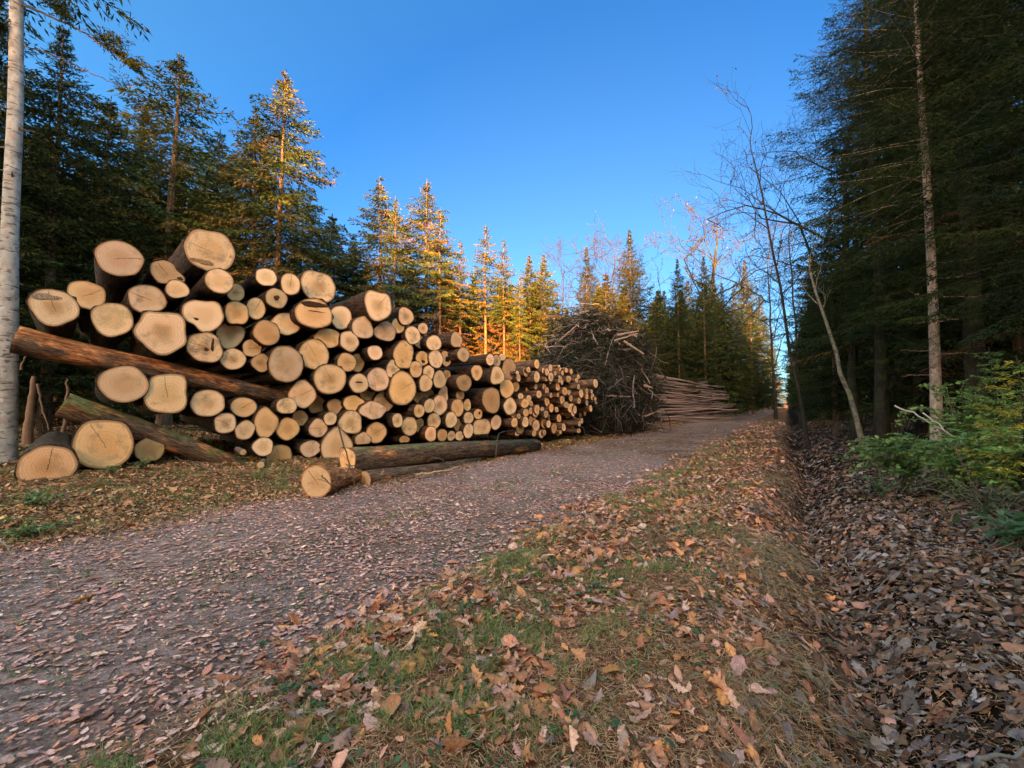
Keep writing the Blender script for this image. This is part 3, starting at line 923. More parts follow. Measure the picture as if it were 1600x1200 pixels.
# ---- broadleaved trees: forked limbs, fine twigs, a few leaves left
def bare_tree(P0, P1, r0, spread, seed, depth=5, leaves=0.0, leafcol=((.30, .15, .05),), twig=1.0, mat='oak_bark', start=0.35, nb=6, up=.25, col=(1, 1, 1), leafsize=.07, lenf=0.45, rmin=.004):
    rng = np.random.default_rng(seed)
    mw, ml = MB(), MB()
    P0 = np.array(P0, float); P1 = np.array(P1, float)
    Lp, Lc = [], []

    def limb(p, d, L, r, lev):
        n = 5 if lev < 3 else 3
        pts = [p.copy()]; dd = d.copy()
        for q in range(n):
            dd = unit(dd + rng.normal(0, .16 if lev < 3 else .24, 3) + np.array([0, 0, up * .12]))
            pts.append(pts[-1] + dd * L / n)
        pts = np.array(pts)
        tube(mw, pts, np.linspace(r, r * .5, n + 1), 6 if lev < 2 else (4 if lev < 3 else 3), col)
        if lev >= depth:
            if leaves > 0:
                for q in range(rng.poisson(leaves)):
                    Lp.append(pts[rng.integers(1, n + 1)] + rng.normal(0, .05, 3)); Lc.append(leafcol[rng.integers(0, len(leafcol))])
            return
        nn = rng.integers(3, 6) if lev < depth - 1 else rng.integers(3, 5)
        for q in range(nn):
            u = rng.uniform(.3, 1.0) if q else 1.0
            b = np.array([np.interp(u * n, np.arange(n + 1), pts[:, a]) for a in range(3)])
            nd = unit(dd * rng.uniform(.7, 1.3) + rng.normal(0, .62, 3) + np.array([0, 0, up * .3]))
            limb(b, nd, L * rng.uniform(.5, .78) * twig, max(rmin, r * (.62 if q == 0 else .42)), lev + 1)
    n = 10
    u = np.linspace(0, 1, n)[:, None]
    tr = P0 + (P1 - P0) * u
    tr[1:-1] += rng.normal(0, .05, (n - 2, 3)) * np.array([1, 1, 0])
    rad = np.linspace(r0, r0 * .35, n); rad[0] = r0 * 1.35
    tube(mw, tr, rad, 10, col)
    Lt = np.linalg.norm(P1 - P0)
    ax = unit(P1 - P0)
    for q in range(nb):
        f = start + (1 - start) * (q + rng.uniform(0, .6)) / nb
        f = min(f, .98)
        b = np.array([np.interp(f, u[:, 0], tr[:, a]) for a in range(3)])
        a = q * 2.4 + rng.uniform(-.5, .5)
        d = unit(np.array([math.cos(a), math.sin(a), 0]) * spread + ax * rng.uniform(.5, 1.0))
        limb(b, d, Lt * lenf * (1.05 - .55 * f) * rng.uniform(.75, 1.15), r0 * (1 - .7 * f) * .6, 2)
    limb(tr[-1], ax, Lt * .22, r0 * .35, 2)
    if Lp:
        p = np.array(Lp); m = len(p)
        d = unit(rng.normal(0, 1, (m, 3)))
        kites(ml, p, d, leafsize * rng.uniform(.7, 1.3, m), leafsize * .7 * rng.uniform(.7, 1.3, m), np.array(Lc) * rng.uniform(.7, 1.3, (m, 1)))
    return mw, ml, mat


def put_bare(label, cat, P0, P1, r0, spread, seed, name='bare_tree', group=None, **kw):
    P0 = Vector(P0); P1 = Vector(P1)
    P0.z = gz1(P0.x, P0.y) - 0.1
    mw, ml, mat = bare_tree((0, 0, 0), P1 - P0, r0, spread, seed, **kw)
    r = empty(name, P0)
    tag(r, label, cat, group)
    mw.build('trunk', MAT[mat], r)
    if ml.n: ml.build('crown', MAT['leaf'], r, smooth=False)
    return r


# ---- left: pale trunk in front of everything
def make_pale_tree():
    Y = 9.0
    X = gx(14, Y)
    zb = gz1(X, Y)
    top = cp(27, -10, Y)
    r = empty('spruce_tree', (X, Y, zb))
    tag(r, 'tall tree with pale grey scarred trunk rising beside the biggest log ends', 'spruce tree')
    mw = MB()
    zz = np.linspace(-0.3, 17, 40)
    lean = (top.x - X) / (top.z - zb)
    P = np.stack([lean * zz, 0.02 * np.sin(zz), zz], 1)
    rad = 0.185 * (1 - zz / 17) ** .55 * (0.72 + .0 * zz) + 0.015
    rad = np.interp(zz, [-.3, .3, 1.5, 10, 17], [.21, .168, .152, .108, .02])
    tube(mw, P, rad, 20, (1, 1, 1))
    for q in range(26):                                          # snapped twigs and knots
        z = R.uniform(.6, 10.5); a = R.uniform(0, 6.28); l = R.choice([.05, .05, .08, .22])
        c = np.array([lean * z, 0, z]); o = np.array([math.cos(a), math.sin(a), R.uniform(-.2, .1)])
        rr = np.interp(z, zz, rad) - .02
        tube(mw, [c + o * rr, c + o * (rr + l * .6 + .02), c + o * (rr + l + .03)], [.022, .014, .008], 6, (.45, .4, .36), cap=True)
    mw.build('trunk', MAT['pale_bark'], r)
    rng = np.random.default_rng(5)

    def limb(pts, rad0, spray0, dens):
        P = np.array([cp(a, b, Y + c) - Vector((X, Y, zb)) for a, b, c in pts])
        u = np.linspace(0, 1, len(P)); uu = np.linspace(0, 1, 24)
        Q = np.stack([np.interp(uu, u, P[:, k]) for k in range(3)], 1)
        Q[1:-1] += rng.normal(0, .015, (22, 3))
        mb = MB(); tube(mb, Q, np.linspace(rad0, .006, 24), 5, (.6, .55, .5))
        o = mb.build('limb', MAT['spruce_bark'], r)
        mf = MB()
        for k in range(24):
            if uu[k] < spray0: continue
            T = unit(Q[min(23, k + 1)] - Q[max(0, k - 1)])
            for q in range(dens):
                a = math.atan2(T[1], T[0]) + rng.uniform(-1.2, 1.2)
                L = rng.uniform(.18, .65) * (1.15 - .5 * uu[k])
                spruce_branch(mb, mf, Q[k], a, L, rng.uniform(-.2, .75), rng.uniform(.1, .7), rng, SHADE_GREENS, .05, 5, .020, .085, .08, brad=.006)
        if mf.n: mf.build('needle_spray', MAT['needles'], o, smooth=False)
    limb([(36, 8, 0), (110, 38, -.3), (150, 62, -.5), (205, 105, -.6)], .026, .58, 3)
    limb([(36, 70, 0), (110, 98, -.2), (150, 118, -.3), (196, 138, -.4)], .017, .97, 1)
    limb([(30, 203, 0), (52, 206, -.3), (67, 211, -.4)], .014, 2, 0)
    limb([(24, -30, 0), (60, -5, -.3), (95, 25, -.5)], .02, .6, 2)
    limb([(22, 24, 0), (10, 36, -.2), (-30, 48, -.3)], .018, .5, 4)
    mf = MB()                                                       # crown above the picture
    mb = MB()
    for q in range(50):
        z = 10.8 + 6 * (q / 50)
        spruce_branch(mb, mf, np.array([lean * z, 0, z]), q * 2.4, 2.3 * (1 - q / 56), .1, .35, rng, GREENS, .13, 4, .05, .2)
    mf.build('crown', MAT['needles'], r, smooth=False)


make_pale_tree()

G1 = 'spruces behind the log pile'
put_spruce('dense_a', 70, 18, 15.5, 'dark dense spruce close behind the pale scarred trunk', G1, 1.05)
put_spruce('dense_b', -40, -60, 14, 'dark spruce at the picture edge beyond the pale scarred trunk', G1)
put_spruce('dense_b', 150, 135, 18, 'lower dark bushy spruce filling the gap above the leftmost logs', G1, 1.1)
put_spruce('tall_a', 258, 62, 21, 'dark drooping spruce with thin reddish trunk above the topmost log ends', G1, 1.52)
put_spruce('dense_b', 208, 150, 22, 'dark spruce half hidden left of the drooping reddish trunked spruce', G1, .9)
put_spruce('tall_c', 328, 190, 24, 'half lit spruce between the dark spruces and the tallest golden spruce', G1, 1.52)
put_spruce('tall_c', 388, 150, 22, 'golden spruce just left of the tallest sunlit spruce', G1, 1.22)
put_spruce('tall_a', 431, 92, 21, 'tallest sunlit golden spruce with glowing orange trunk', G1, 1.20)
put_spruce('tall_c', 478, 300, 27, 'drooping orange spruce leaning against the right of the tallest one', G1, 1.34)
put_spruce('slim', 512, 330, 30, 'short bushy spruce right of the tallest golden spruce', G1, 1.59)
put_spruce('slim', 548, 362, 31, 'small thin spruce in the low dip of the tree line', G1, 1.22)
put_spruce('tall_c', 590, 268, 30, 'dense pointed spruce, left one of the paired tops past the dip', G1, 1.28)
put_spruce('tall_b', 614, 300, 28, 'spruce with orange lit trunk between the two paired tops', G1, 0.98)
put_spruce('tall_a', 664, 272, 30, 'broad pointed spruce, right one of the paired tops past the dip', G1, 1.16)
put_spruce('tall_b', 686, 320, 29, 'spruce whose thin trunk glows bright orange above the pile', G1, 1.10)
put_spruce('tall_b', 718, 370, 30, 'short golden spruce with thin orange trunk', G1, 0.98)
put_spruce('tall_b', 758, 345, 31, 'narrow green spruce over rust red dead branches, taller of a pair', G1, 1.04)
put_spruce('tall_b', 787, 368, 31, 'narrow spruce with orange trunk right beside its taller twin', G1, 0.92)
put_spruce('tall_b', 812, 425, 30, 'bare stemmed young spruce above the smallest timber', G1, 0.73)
put_spruce('slim', 828, 395, 33, 'green spruce, left of two small ones before the bare twiggy tree', G1, 1.16)
put_spruce('slim', 851, 394, 34, 'dark green spruce, right of two small ones before the bare twiggy tree', G1, 1.16)
put_spruce('dense_b', 918, 380, 36, 'small pointed spruce behind the left half of the brush heap', G1, .75)
put_spruce('dense_a', 987, 355, 35, 'broad golden spruce standing behind the brush heap', G1, .85)
put_spruce('slim', 948, 425, 34, 'short dark spruce at the left foot of the broad golden spruce', G1, 1.59)
put_spruce('dense_b', 1062, 400, 40, 'dark spruce behind the trunks of the forked oak', G1, .7)
put_spruce('dense_b', 1103, 395, 42, 'orange topped spruce behind the forked oak crown', G1, .7)
put_spruce('dense_a', 1168, 402, 80, 'broad dark spruce with orange top past the pole stack', G1, .7)
put_spruce('dense_a', 1192, 458, 100, 'dark spruce reaching down to the track past the pole stack', G1, .75)
put_spruce('dense_a', 1207, 525, 140, 'farthest dark spruce left of the bright end of the track', G1, .8)
put_spruce('dense_a', 1150, 445, 60, 'dark spruce between the forked oak and the broad orange topped one', G1, .8)
for px_, yt_, Y_, w_, lab_ in ((1040, 452, 52, 1.15, 'dark full spruce behind the left end of the pole stack'), (1078, 436, 58, 1.1, 'dark full spruce right behind the forked oak trunks'),
                               (1118, 430, 62, 1.05, 'dark full spruce between the oak crown and the lower spruce'), (1176, 470, 70, 1.1, 'dark full spruce low in front of the broad orange topped one'), (1000, 480, 48, 1.1, 'dark full spruce behind the right flank of the brush heap')):
    put_spruce('dense_a', px_, yt_, Y_, lab_, G1, w_)
put_spruce('dense_a', 1132, 440, 46, 'dark low spruce close behind the pole stack', G1, .8)
put_spruce('dense_b', 1025, 470, 40, 'low dark spruce between brush heap and pole stack', G1, .9)
put_spruce('slim', 640, 400, 33, 'low golden spruce in the gap under the paired tops', G1, 1.59)
put_spruce('slim', 740, 430, 34, 'low rust brown spruce behind the narrow taller pair', G1, 1.71)
put_spruce('slim', 570, 400, 34, 'low dark spruce left of the paired tops', G1, 1.59)
put_spruce('slim', 455, 380, 29, 'low spruce at the foot of the tallest golden spruce', G1, 1.59)
put_spruce('tall_c', 350, 300, 29, 'thin dark stemmed spruce behind the biggest top log', G1, 1.10)
put_spruce('slim', 700, 415, 35, 'low golden spruce right of the bright orange trunk', G1, 1.71)
put_spruce('slim', 790, 440, 36, 'low rust coloured spruce above the end of the big timber', G1, 1.71)

put_bare('slender bare twiggy tree between small spruces and brush heap', 'bare tree', cp(880, 640, 34), cp(880, 440, 34), .09, .6, 21, depth=5, leaves=.12, leafcol=((.05, .022, .01),), mat='grey_bark', start=.3, nb=11, lenf=.4, group=None, rmin=.014)
put_bare('bare pale limbed tree between the two spruces behind the brush heap', 'bare tree', cp(945, 640, 33), cp(958, 440, 33), .13, .8, 22, depth=5, leaves=.9, leafcol=((.045, .02, .007),), start=.45, nb=10, rmin=.014)
put_bare('forked oak with orange lit limbs and tan leaves behind the pole stack', 'oak tree', cp(1087, 640, 46), cp(1118, 400, 46), .36, .9, 23, name='oak_tree', depth=5, leaves=2.2, leafcol=((.060, .026, .007), (.075, .034, .009), (.042, .019, .006)), start=.45, nb=10, lenf=.50, rmin=.018, leafsize=.17)
put_bare('slim leaning oak with bare green mossy trunk beside the forked oak', 'oak tree', cp(1068, 640, 47), cp(1090, 470, 47), .30, .7, 24, name='oak_tree', depth=4, leaves=.2, start=.6, nb=4)
put_bare('thin straight grey stem standing left of the forked oak', 'bare tree', cp(1063, 640, 45), cp(1056, 470, 45), .13, .5, 25, depth=3, mat='grey_bark', start=.7, nb=3)

# ---- right side of the track
G2 = 'spruces right of the ditch'
n1 = put_spruce('near_a', 1462, -250, 9.6, 'near spruce with bare pinkish lower trunk and dead side limbs', G2, 1.0, rz=.6)


def dead_limb(root, pts, Y, r0):
    inv = root.matrix_basis.inverted()
    P = np.array([inv @ cp(a, b, Y + c) for a, b, c in pts])
    u = np.linspace(0, 1, len(P)); uu = np.linspace(0, 1, 12)
    Q = np.stack([np.interp(uu, u, P[:, k]) for k in range(3)], 1)
    Q[1:-1] += NR.normal(0, .012, (10, 3))
    mb = MB(); tube(mb, Q, np.linspace(r0, r0 * .3, 12), 6, (2.1, 2.0, 1.85), cap=True)
    mb.build('dead_limb', MAT['stick'] if False else MAT['spruce_bark'], root)


for pts in ([(1448, 412, 0), (1490, 409, -.3), (1523, 402, -.5)], [(1450, 437, 0), (1500, 432, -.4), (1550, 418, -.6)], [(1452, 465, 0), (1500, 464, -.3), (1552, 460, -.5)],
            [(1455, 503, 0), (1500, 498, -.4), (1562, 482, -.7)], [(1440, 464, 0), (1430, 460, -.2), (1418, 453, -.3)], [(1444, 503, 0), (1430, 505, -.2), (1418, 503, -.3)],
            [(1450, 548, 0), (1430, 549, -.3), (1407, 547, -.5)], [(1452, 586, 0), (1430, 586, -.2), (1407, 588, -.3)], [(1458, 552, 0), (1520, 552, -.3), (1575, 550, -.6)]):
    dead_limb(n1, pts, 9.6, .020)

put_spruce('near_b', 1378, -120, 14.5, 'dark spruce with long limbs reaching out over the track', G2, 1.1, rz=2.0)
put_spruce('near_b', 1530, -420, 9.5, 'dark dense spruce right behind the bare pinkish trunk', G2, 1.1, rz=4.0)
put_spruce('near_b', 1660, -500, 7.5, 'dark spruce at the picture edge above the yellowing sapling', G2, 1.0, rz=1.0)
put_spruce('near_b', 1440, -150, 15.5, 'dark spruce filling the space left behind the bare pinkish trunk', G2, 1.1, rz=5.0)
put_spruce('dense_b', 1305, 330, 20, 'shorter black spruce behind the thin leaning grey trunk', G2, 1.0)
put_spruce('dense_a', 1282, 405, 27, 'dark low spruce next to the bright end of the track', G2, .75)
put_spruce('dense_a', 1274, 390, 46, 'small dark spruce farthest down the right side of the track', G2, .85)
put_spruce('dense_a', 1400, 60, 20, 'dark spruce behind the leaning grey trunk and the oak', G2, 1.0)
put_spruce('dense_b', 1520, -250, 14.5, 'second dark spruce deep behind the dead side limbs', G2, 1.1)
put_spruce('dense_a', 1600, -300, 13, 'dark spruce deep in the wood behind the yellowing sapling', G2, 1.1)

put_bare('tall oak with bare fan of twigs and a yellow lit fork', 'oak tree', cp(1338, 640, 17), cp(1318, 250, 17), .20, .9, 31, name='oak_tree', depth=6, leaves=.12, leafcol=((.2, .1, .04),), start=.42, nb=10, lenf=.44, rmin=.006)
put_bare('leaning thin grey trunk right of the ditch', 'bare tree', cp(1352, 650, 13), cp(1266, 425, 13.4), .085, .5, 32, depth=4, mat='grey_bark', start=.75, nb=4, lenf=.25, col=(5.6, 5.4, 5.0))
put_bare('slender sapling leaning over the track with few dark leaves at its top', 'sapling', cp(1262, 640, 16), cp(1178, 250, 16), .07, .6, 33, name='sapling', depth=4, leaves=1.3, leafcol=((.07, .045, .02), (.12, .07, .03)), start=.5, nb=9, lenf=.22, mat='grey_bark', leafsize=.085)
put_bare('bare twiggy tree far down the track between both woods', 'bare tree', cp(1212, 640, 45), cp(1200, 430, 45), .16, .8, 34, depth=5, leaves=.1, mat='grey_bark', start=.35, nb=9, rmin=.012)
put_bare('thin bare birch beside the bright end of the track', 'bare tree', cp(1252, 640, 30), cp(1232, 370, 30), .10, .6, 35, depth=5, leaves=.3, leafcol=((.2, .1, .04),), mat='grey_bark', start=.35, nb=10, lenf=.3, rmin=.008)


# ---- yellow autumn trees at the far end of the track
def round_tree(px, Y, ytop, wide, seed, label):
    rng = np.random.default_rng(seed)
    X = gx(px, Y); zb = gz1(X, Y)
    H = CAM_H + (HZ - ytop) / F_PX * Y - zb
    mw, ml, _ = bare_tree((0, 0, 0), (0, 0, H * .7), H * .02, .8, seed, depth=4, leaves=14, leafcol=((.13, .068, .012), (.10, .05, .010), (.15, .088, .018), (.07, .045, .014)), start=.2, nb=9, lenf=.42, leafsize=.42)
    r = empty('autumn_tree', (X, Y, zb), 0, (wide, wide, 1))
    tag(r, label, 'autumn tree', 'yellow trees at the end of the track')
    mw.build('trunk', MAT['oak_bark'], r); ml.build('crown', MAT['leaf'], r, smooth=False)


round_tree(1214, 230, 588, 1.2, 41, 'left of the two bright yellow trees at the end of the track')
round_tree(1252, 235, 590, 1.2, 42, 'right of the two bright yellow trees at the end of the track')


# ---- dark wood filling the background on both sides, and an unseen wood added behind the viewpoint to shade the clearing
def woods(name, spots, label, blunt=False):
    mw = MB()
    protos = []
    for q in range(4):
        a, b = spruce(18, 1.0 if q < 2 else 3.5, 3.0, 60 + q, whorl=.62, per=7, dead0=.5, dbh=.2, step_=.30, sub=3, kw=.17, kl=.42, trunk_n=6, deadgreen=.6, taper=5 if blunt else 9, shape=.45 if blunt else .85, **({'sub': 4} if False else {}))
        protos.append((np.concatenate(a.V), np.concatenate(a.C) * np.array([.11, .072, .05]), [f for f in a.F], np.concatenate(b.V), np.concatenate(b.C), b.F))
    for i, (X, Y, H) in enumerate(spots):
        wv, wc, wf, fv, fc, ff = protos[i % 4]
        k = H / 18; a = R.uniform(0, 6.28); c, s = math.cos(a), math.sin(a)
        M = np.array([[c, -s, 0], [s, c, 0], [0, 0, 1]]).T * k
        o = np.array([X, Y, gz1(X, Y)])
        for v, cc, fl in ((wv, wc, wf), (fv, fc, ff)):
            n0 = mw.n
            mw.V.append(v @ M + o); mw.C.append(cc); mw.n += len(v)
            for f in fl: mw.F.append(f + n0)
    o = mw.build(name, MAT['needles'], smooth=False)
    return tag(o, label, 'woods', kind='stuff')


sp = []
for row, Y in enumerate((24, 31, 40)):
    for px in range(-260, 330, 60 - row * 8):
        Yj = Y + R.uniform(-2, 2); X = gx(px + R.uniform(-15, 15), Yj)
        sp.append((X, Yj, CAM_H + (HZ - max(60, 190 + px * .35 + R.uniform(-30, 60))) / F_PX * Yj))
for Y in (42, 50):
    for px in range(330, 1130, 46):
        Yj = Y + R.uniform(-2, 3)
        sp.append((gx(px + R.uniform(-12, 12), Yj), Yj, CAM_H + (HZ - (455 + R.uniform(-15, 40))) / F_PX * Yj))
for s in range(58, 210, 7):
    for t in (-9.6, -14.5):
        x, y = xy(s, t + R.uniform(-1, 1)); sp.append((x, y, R.uniform(12, 16)))
woods('woods', sp, 'dark spruce wood standing as one mass behind the clearing')
sp = []
for s in np.arange(-22, 215, 6.5):  # starts out of view beside the viewpoint, added there to shade the ditch
    for t in (5.5, 9.0, 13.5, 18) if s < 60 else (3.2, 7.0):
        x, y = xy(s + R.uniform(-1.5, 1.5), t + R.uniform(-.6, .8))
        if 6 < s < 34 and t < 12: continue
        if s <= 6 and t < 7: continue
        sp.append((x, y, R.uniform(13, 18)))
woods('woods', sp, 'dark spruce wood standing as one mass right of the ditch, its unseen near end added for shade')
sp = []
TX, TY = -math.sin(SUN_AZ), -math.cos(SUN_AZ)
NX, NY = TY, -TX
for row, d in enumerate((-30, -31.7, -33.4)):
    for w in np.arange(-44, 46, 2.3):
        ww = w + row * .8 + R.uniform(-.3, .3)
        H = R.uniform(26, 28) if ww < -18.3 else R.uniform(26, 29) if ww > 6 else R.uniform(19, 20) if -13.4 < ww < -11.2 else (R.uniform(12.2, 13.0) if ww < -3.5 else R.uniform(15.6, 16.6))
        sp.append((ww * NX + d * TX, ww * NY + d * TY, H))
woods('woods', sp, 'unseen spruce wood added behind the viewpoint to shade the clearing', True)
# ------------------------------------------------------------------ timber pile
AX_A = math.radians(44)                                    # every log runs back into the wood along this heading
PLN = Vector((math.sin(math.radians(45)), -math.cos(math.radians(45)), 0))   # front of the pile faces the track
PA = Vector((-8.6, 7.95, 0))
TINTS = [(1.0, 1.0, 1.0), (.90, .86, .78), (.98, .86, .68), (.74, .68, .60)]
DIRS = {}
LOGS = []


def outline(n, seed, shape):
    rng = np.random.default_rng(seed)
    a = np.arange(n) / n * 2 * math.pi
    r = 1 + 0 * a
    for k, am in ((2, .035), (3, .035), (4, .022), (5, .016), (7, .010)):
        r += am * rng.normal() * np.cos(k * a + rng.uniform(0, 6.28))
    if shape == 'peanut':                                  # a branch swelling to the right
        r *= 1 + .42 * np.exp(-((((a + .35 + math.pi) % (2 * math.pi)) - math.pi) / .34) ** 2) - .14 * np.exp(-((((a - .5 + math.pi) % (2 * math.pi)) - math.pi) / .4) ** 2)
    elif shape == 'wedge':                                 # roof shaped top
        r *= 1 + .16 * np.exp(-((a - 1.57) / .3) ** 2) + .10 * np.exp(-((a - 4.6) / .5) ** 2)
    elif shape == 'lens':                                  # pointed at both sides
        r *= 1 + .16 * np.exp(-((((a - .25 + math.pi) % (2 * math.pi)) - math.pi) / .28) ** 2) + .14 * np.exp(-((a - 3.3) / .28) ** 2)
    elif shape == 'pear':
        r *= 1 + .16 * np.exp(-((a - 1.7) / .4) ** 2) - .10 * np.exp(-((a - .7) / .4) ** 2)
    elif shape == 'flat':                                  # sawn flat below
        y = np.sin(a) * r
        lim = -.62
        r = np.where(y < lim, r * lim / np.minimum(y, -.01), r)
    elif shape == 'bell':                                  # broad top, narrow bottom
        r *= 1 + .10 * np.cos(a * 2 - 1.57) * (np.sin(a) > 0) - .06 * (np.sin(a) < -.3)
    elif shape == 'corner':
        r *= 1 + .13 * np.exp(-((a - 2.2) / .35) ** 2) + .08 * np.exp(-((a - .9) / .3) ** 2)
    return a, r


def log_mesh(rx, ry, L, seed, shape, n):
    """bark mesh and sawn-face mesh; the face is at z=0 and the log runs to z=-L"""
    rng = np.random.default_rng(seed + 1000)
    a, r = outline(n, seed, shape)
    ca, sa = np.cos(a), np.sin(a)
    bx, by = rx * r * ca, ry * r * sa
    m = min(rx, ry)
    zs = [0.0, -.05, -.22, -.6, -1.3, -2.4, -L]
    rings = []
    inner = np.stack([bx * .955, by * .955, 0 * a], 1)
    rings.append(inner)
    low = rng.normal(0, .018, n)
    for i, z in enumerate(zs):
        jag = 1 + low + rng.normal(0, .016 if i else .022, n)
        tp = 1 - .10 * abs(z) / L
        rr = (1 - tp) * 0 + tp
        circ = .35 * min(1, abs(z) / 1.2)                     # rounder further back
        x = (bx * (1 - circ) + (rx * ca) * circ) * rr * jag
        y = (by * (1 - circ) + (ry * sa) * circ) * rr * jag
        zz = np.full(n, z) + (rng.normal(0, .006, n) if i == 0 else 0)
        rings.append(np.stack([x, y, zz], 1))
    V = np.concatenate(rings + [np.array([[0, 0, -L]])])
    k = len(rings)
    i = np.arange(k - 1)[:, None] * n; j = np.arange(n)[None]; j2 = (j + 1) % n
    Fq = np.stack([i + j2, i + j, i + n + j, i + n + j2], -1).reshape(-1, 4)
    back = np.stack([(k - 1) * n + (np.arange(n) + 1) % n, (k - 1) * n + np.arange(n), np.full(n, k * n)], 1)
    mb = MB(); mb.add(V, Fq); mb.F.append(back)
    bark = mb.mesh('log', MAT['log_bark'])
    fr = [0.0, .33, .62, .80, .90, .955, .985]
    FV = [np.array([[0, 0, .004]])]; rad = [0.0]
    for f in fr[1:]:
        FV.append(np.stack([bx * f * .975, by * f * .975, np.full(n, .004)], 1)); rad += [f] * n
    FV = np.concatenate(FV)
    tri = np.stack([np.zeros(n, int), 1 + np.arange(n), 1 + (np.arange(n) + 1) % n], 1)
    i = (1 + np.arange(len(fr) - 2) * n)[:, None]
    q = np.stack([i + j, i + n + j, i + n + j2, i + j2], -1).reshape(-1, 4)
    mb = MB(); mb.add(FV, tri); mb.F.append(q)
    face = mb.mesh('cut_face', MAT['cut'], smooth=False)
    at = face.attributes.new('rad', 'FLOAT', 'POINT')
    at.data.foreach_set('value', np.array(rad, np.float32))
    return bark, face


def face_frame(yaw, tilt):
    a = AX_A + yaw
    ax = Vector((-math.sin(a) * math.cos(tilt), math.cos(a) * math.cos(tilt), math.sin(tilt)))
    z = -ax
    x = Vector((math.cos(a), math.sin(a), 0))
    y = z.cross(x)
    return x, y, z


def add_log(px, py, w, h, off=None, shape='o', tint=0, L=None, n=None, moss=None, red=None, crack=None, yaw=None, roll=None):
    seed = int(px * 7 + py * 131)
    rg = random.Random(seed)
    yaw = rg.uniform(-.05, .05) if yaw is None else yaw
    tilt = rg.uniform(-.025, .025)
    off = rg.uniform(-.10, .14) if off is None else off
    d = cp(px, py, 1.0) - Vector((0, 0, CAM_H))
    cpos = Vector((0, 0, CAM_H))
    t = (off - PLN.dot(cpos - PA)) / PLN.dot(d)
    P = cpos + d * t
    x, y, z = face_frame(yaw, tilt)

    def proj(q):
        q = q - cpos
        c, s = math.cos(PITCH), math.sin(PITCH)
        dep = q.y * c + q.z * s
        return CXP + F_PX * q.x / dep, CYP - F_PX * (-q.y * s + q.z * c) / dep
    ex = proj(P + x * .05); ey = proj(P + y * .05); e0 = proj(P)
    kx = math.hypot(ex[0] - e0[0], ex[1] - e0[1]) / .05
    ky = math.hypot(ey[0] - e0[0], ey[1] - e0[1]) / .05
    h, w = h * 1.045, w * 1.045
    ry = h / 2 / ky
    rx = min(max(w / 2 / kx, ry * .72), ry * 1.38)
    L = rg.uniform(4.2, 4.9) if L is None else L
    n = n or (36 if h > 34 else 26 if h > 20 else 16)
    bark, face = log_mesh(rx, ry, L, seed, shape, n)
    o = link('log', bark)
    M = Matrix((x, y, z)).transposed().to_4x4(); M.translation = P
    o.matrix_world = M
    f = link('cut_face', face, o)
    tc = TINTS[tint]
    v = rg.uniform(.86, 1.10) if rg.random() < .85 else rg.uniform(.62, .75)
    f.color = (tc[0] * v, tc[1] * v * rg.uniform(.97, 1.03), tc[2] * v * rg.uniform(.93, 1.06), (1.0 if rg.random() < .5 else 0.0) if crack is None else crack)
    o.color = (rg.uniform(0, .5) if moss is None else moss, rg.uniform(.1, .6) if red is None else red, .5 if h > 0 and red is None else .95, 1)
    LOGS.append(dict(o=o, px=px, py=py, w=w, h=h, tint=tint, shape=shape, crack=f.color[3]))
    return o


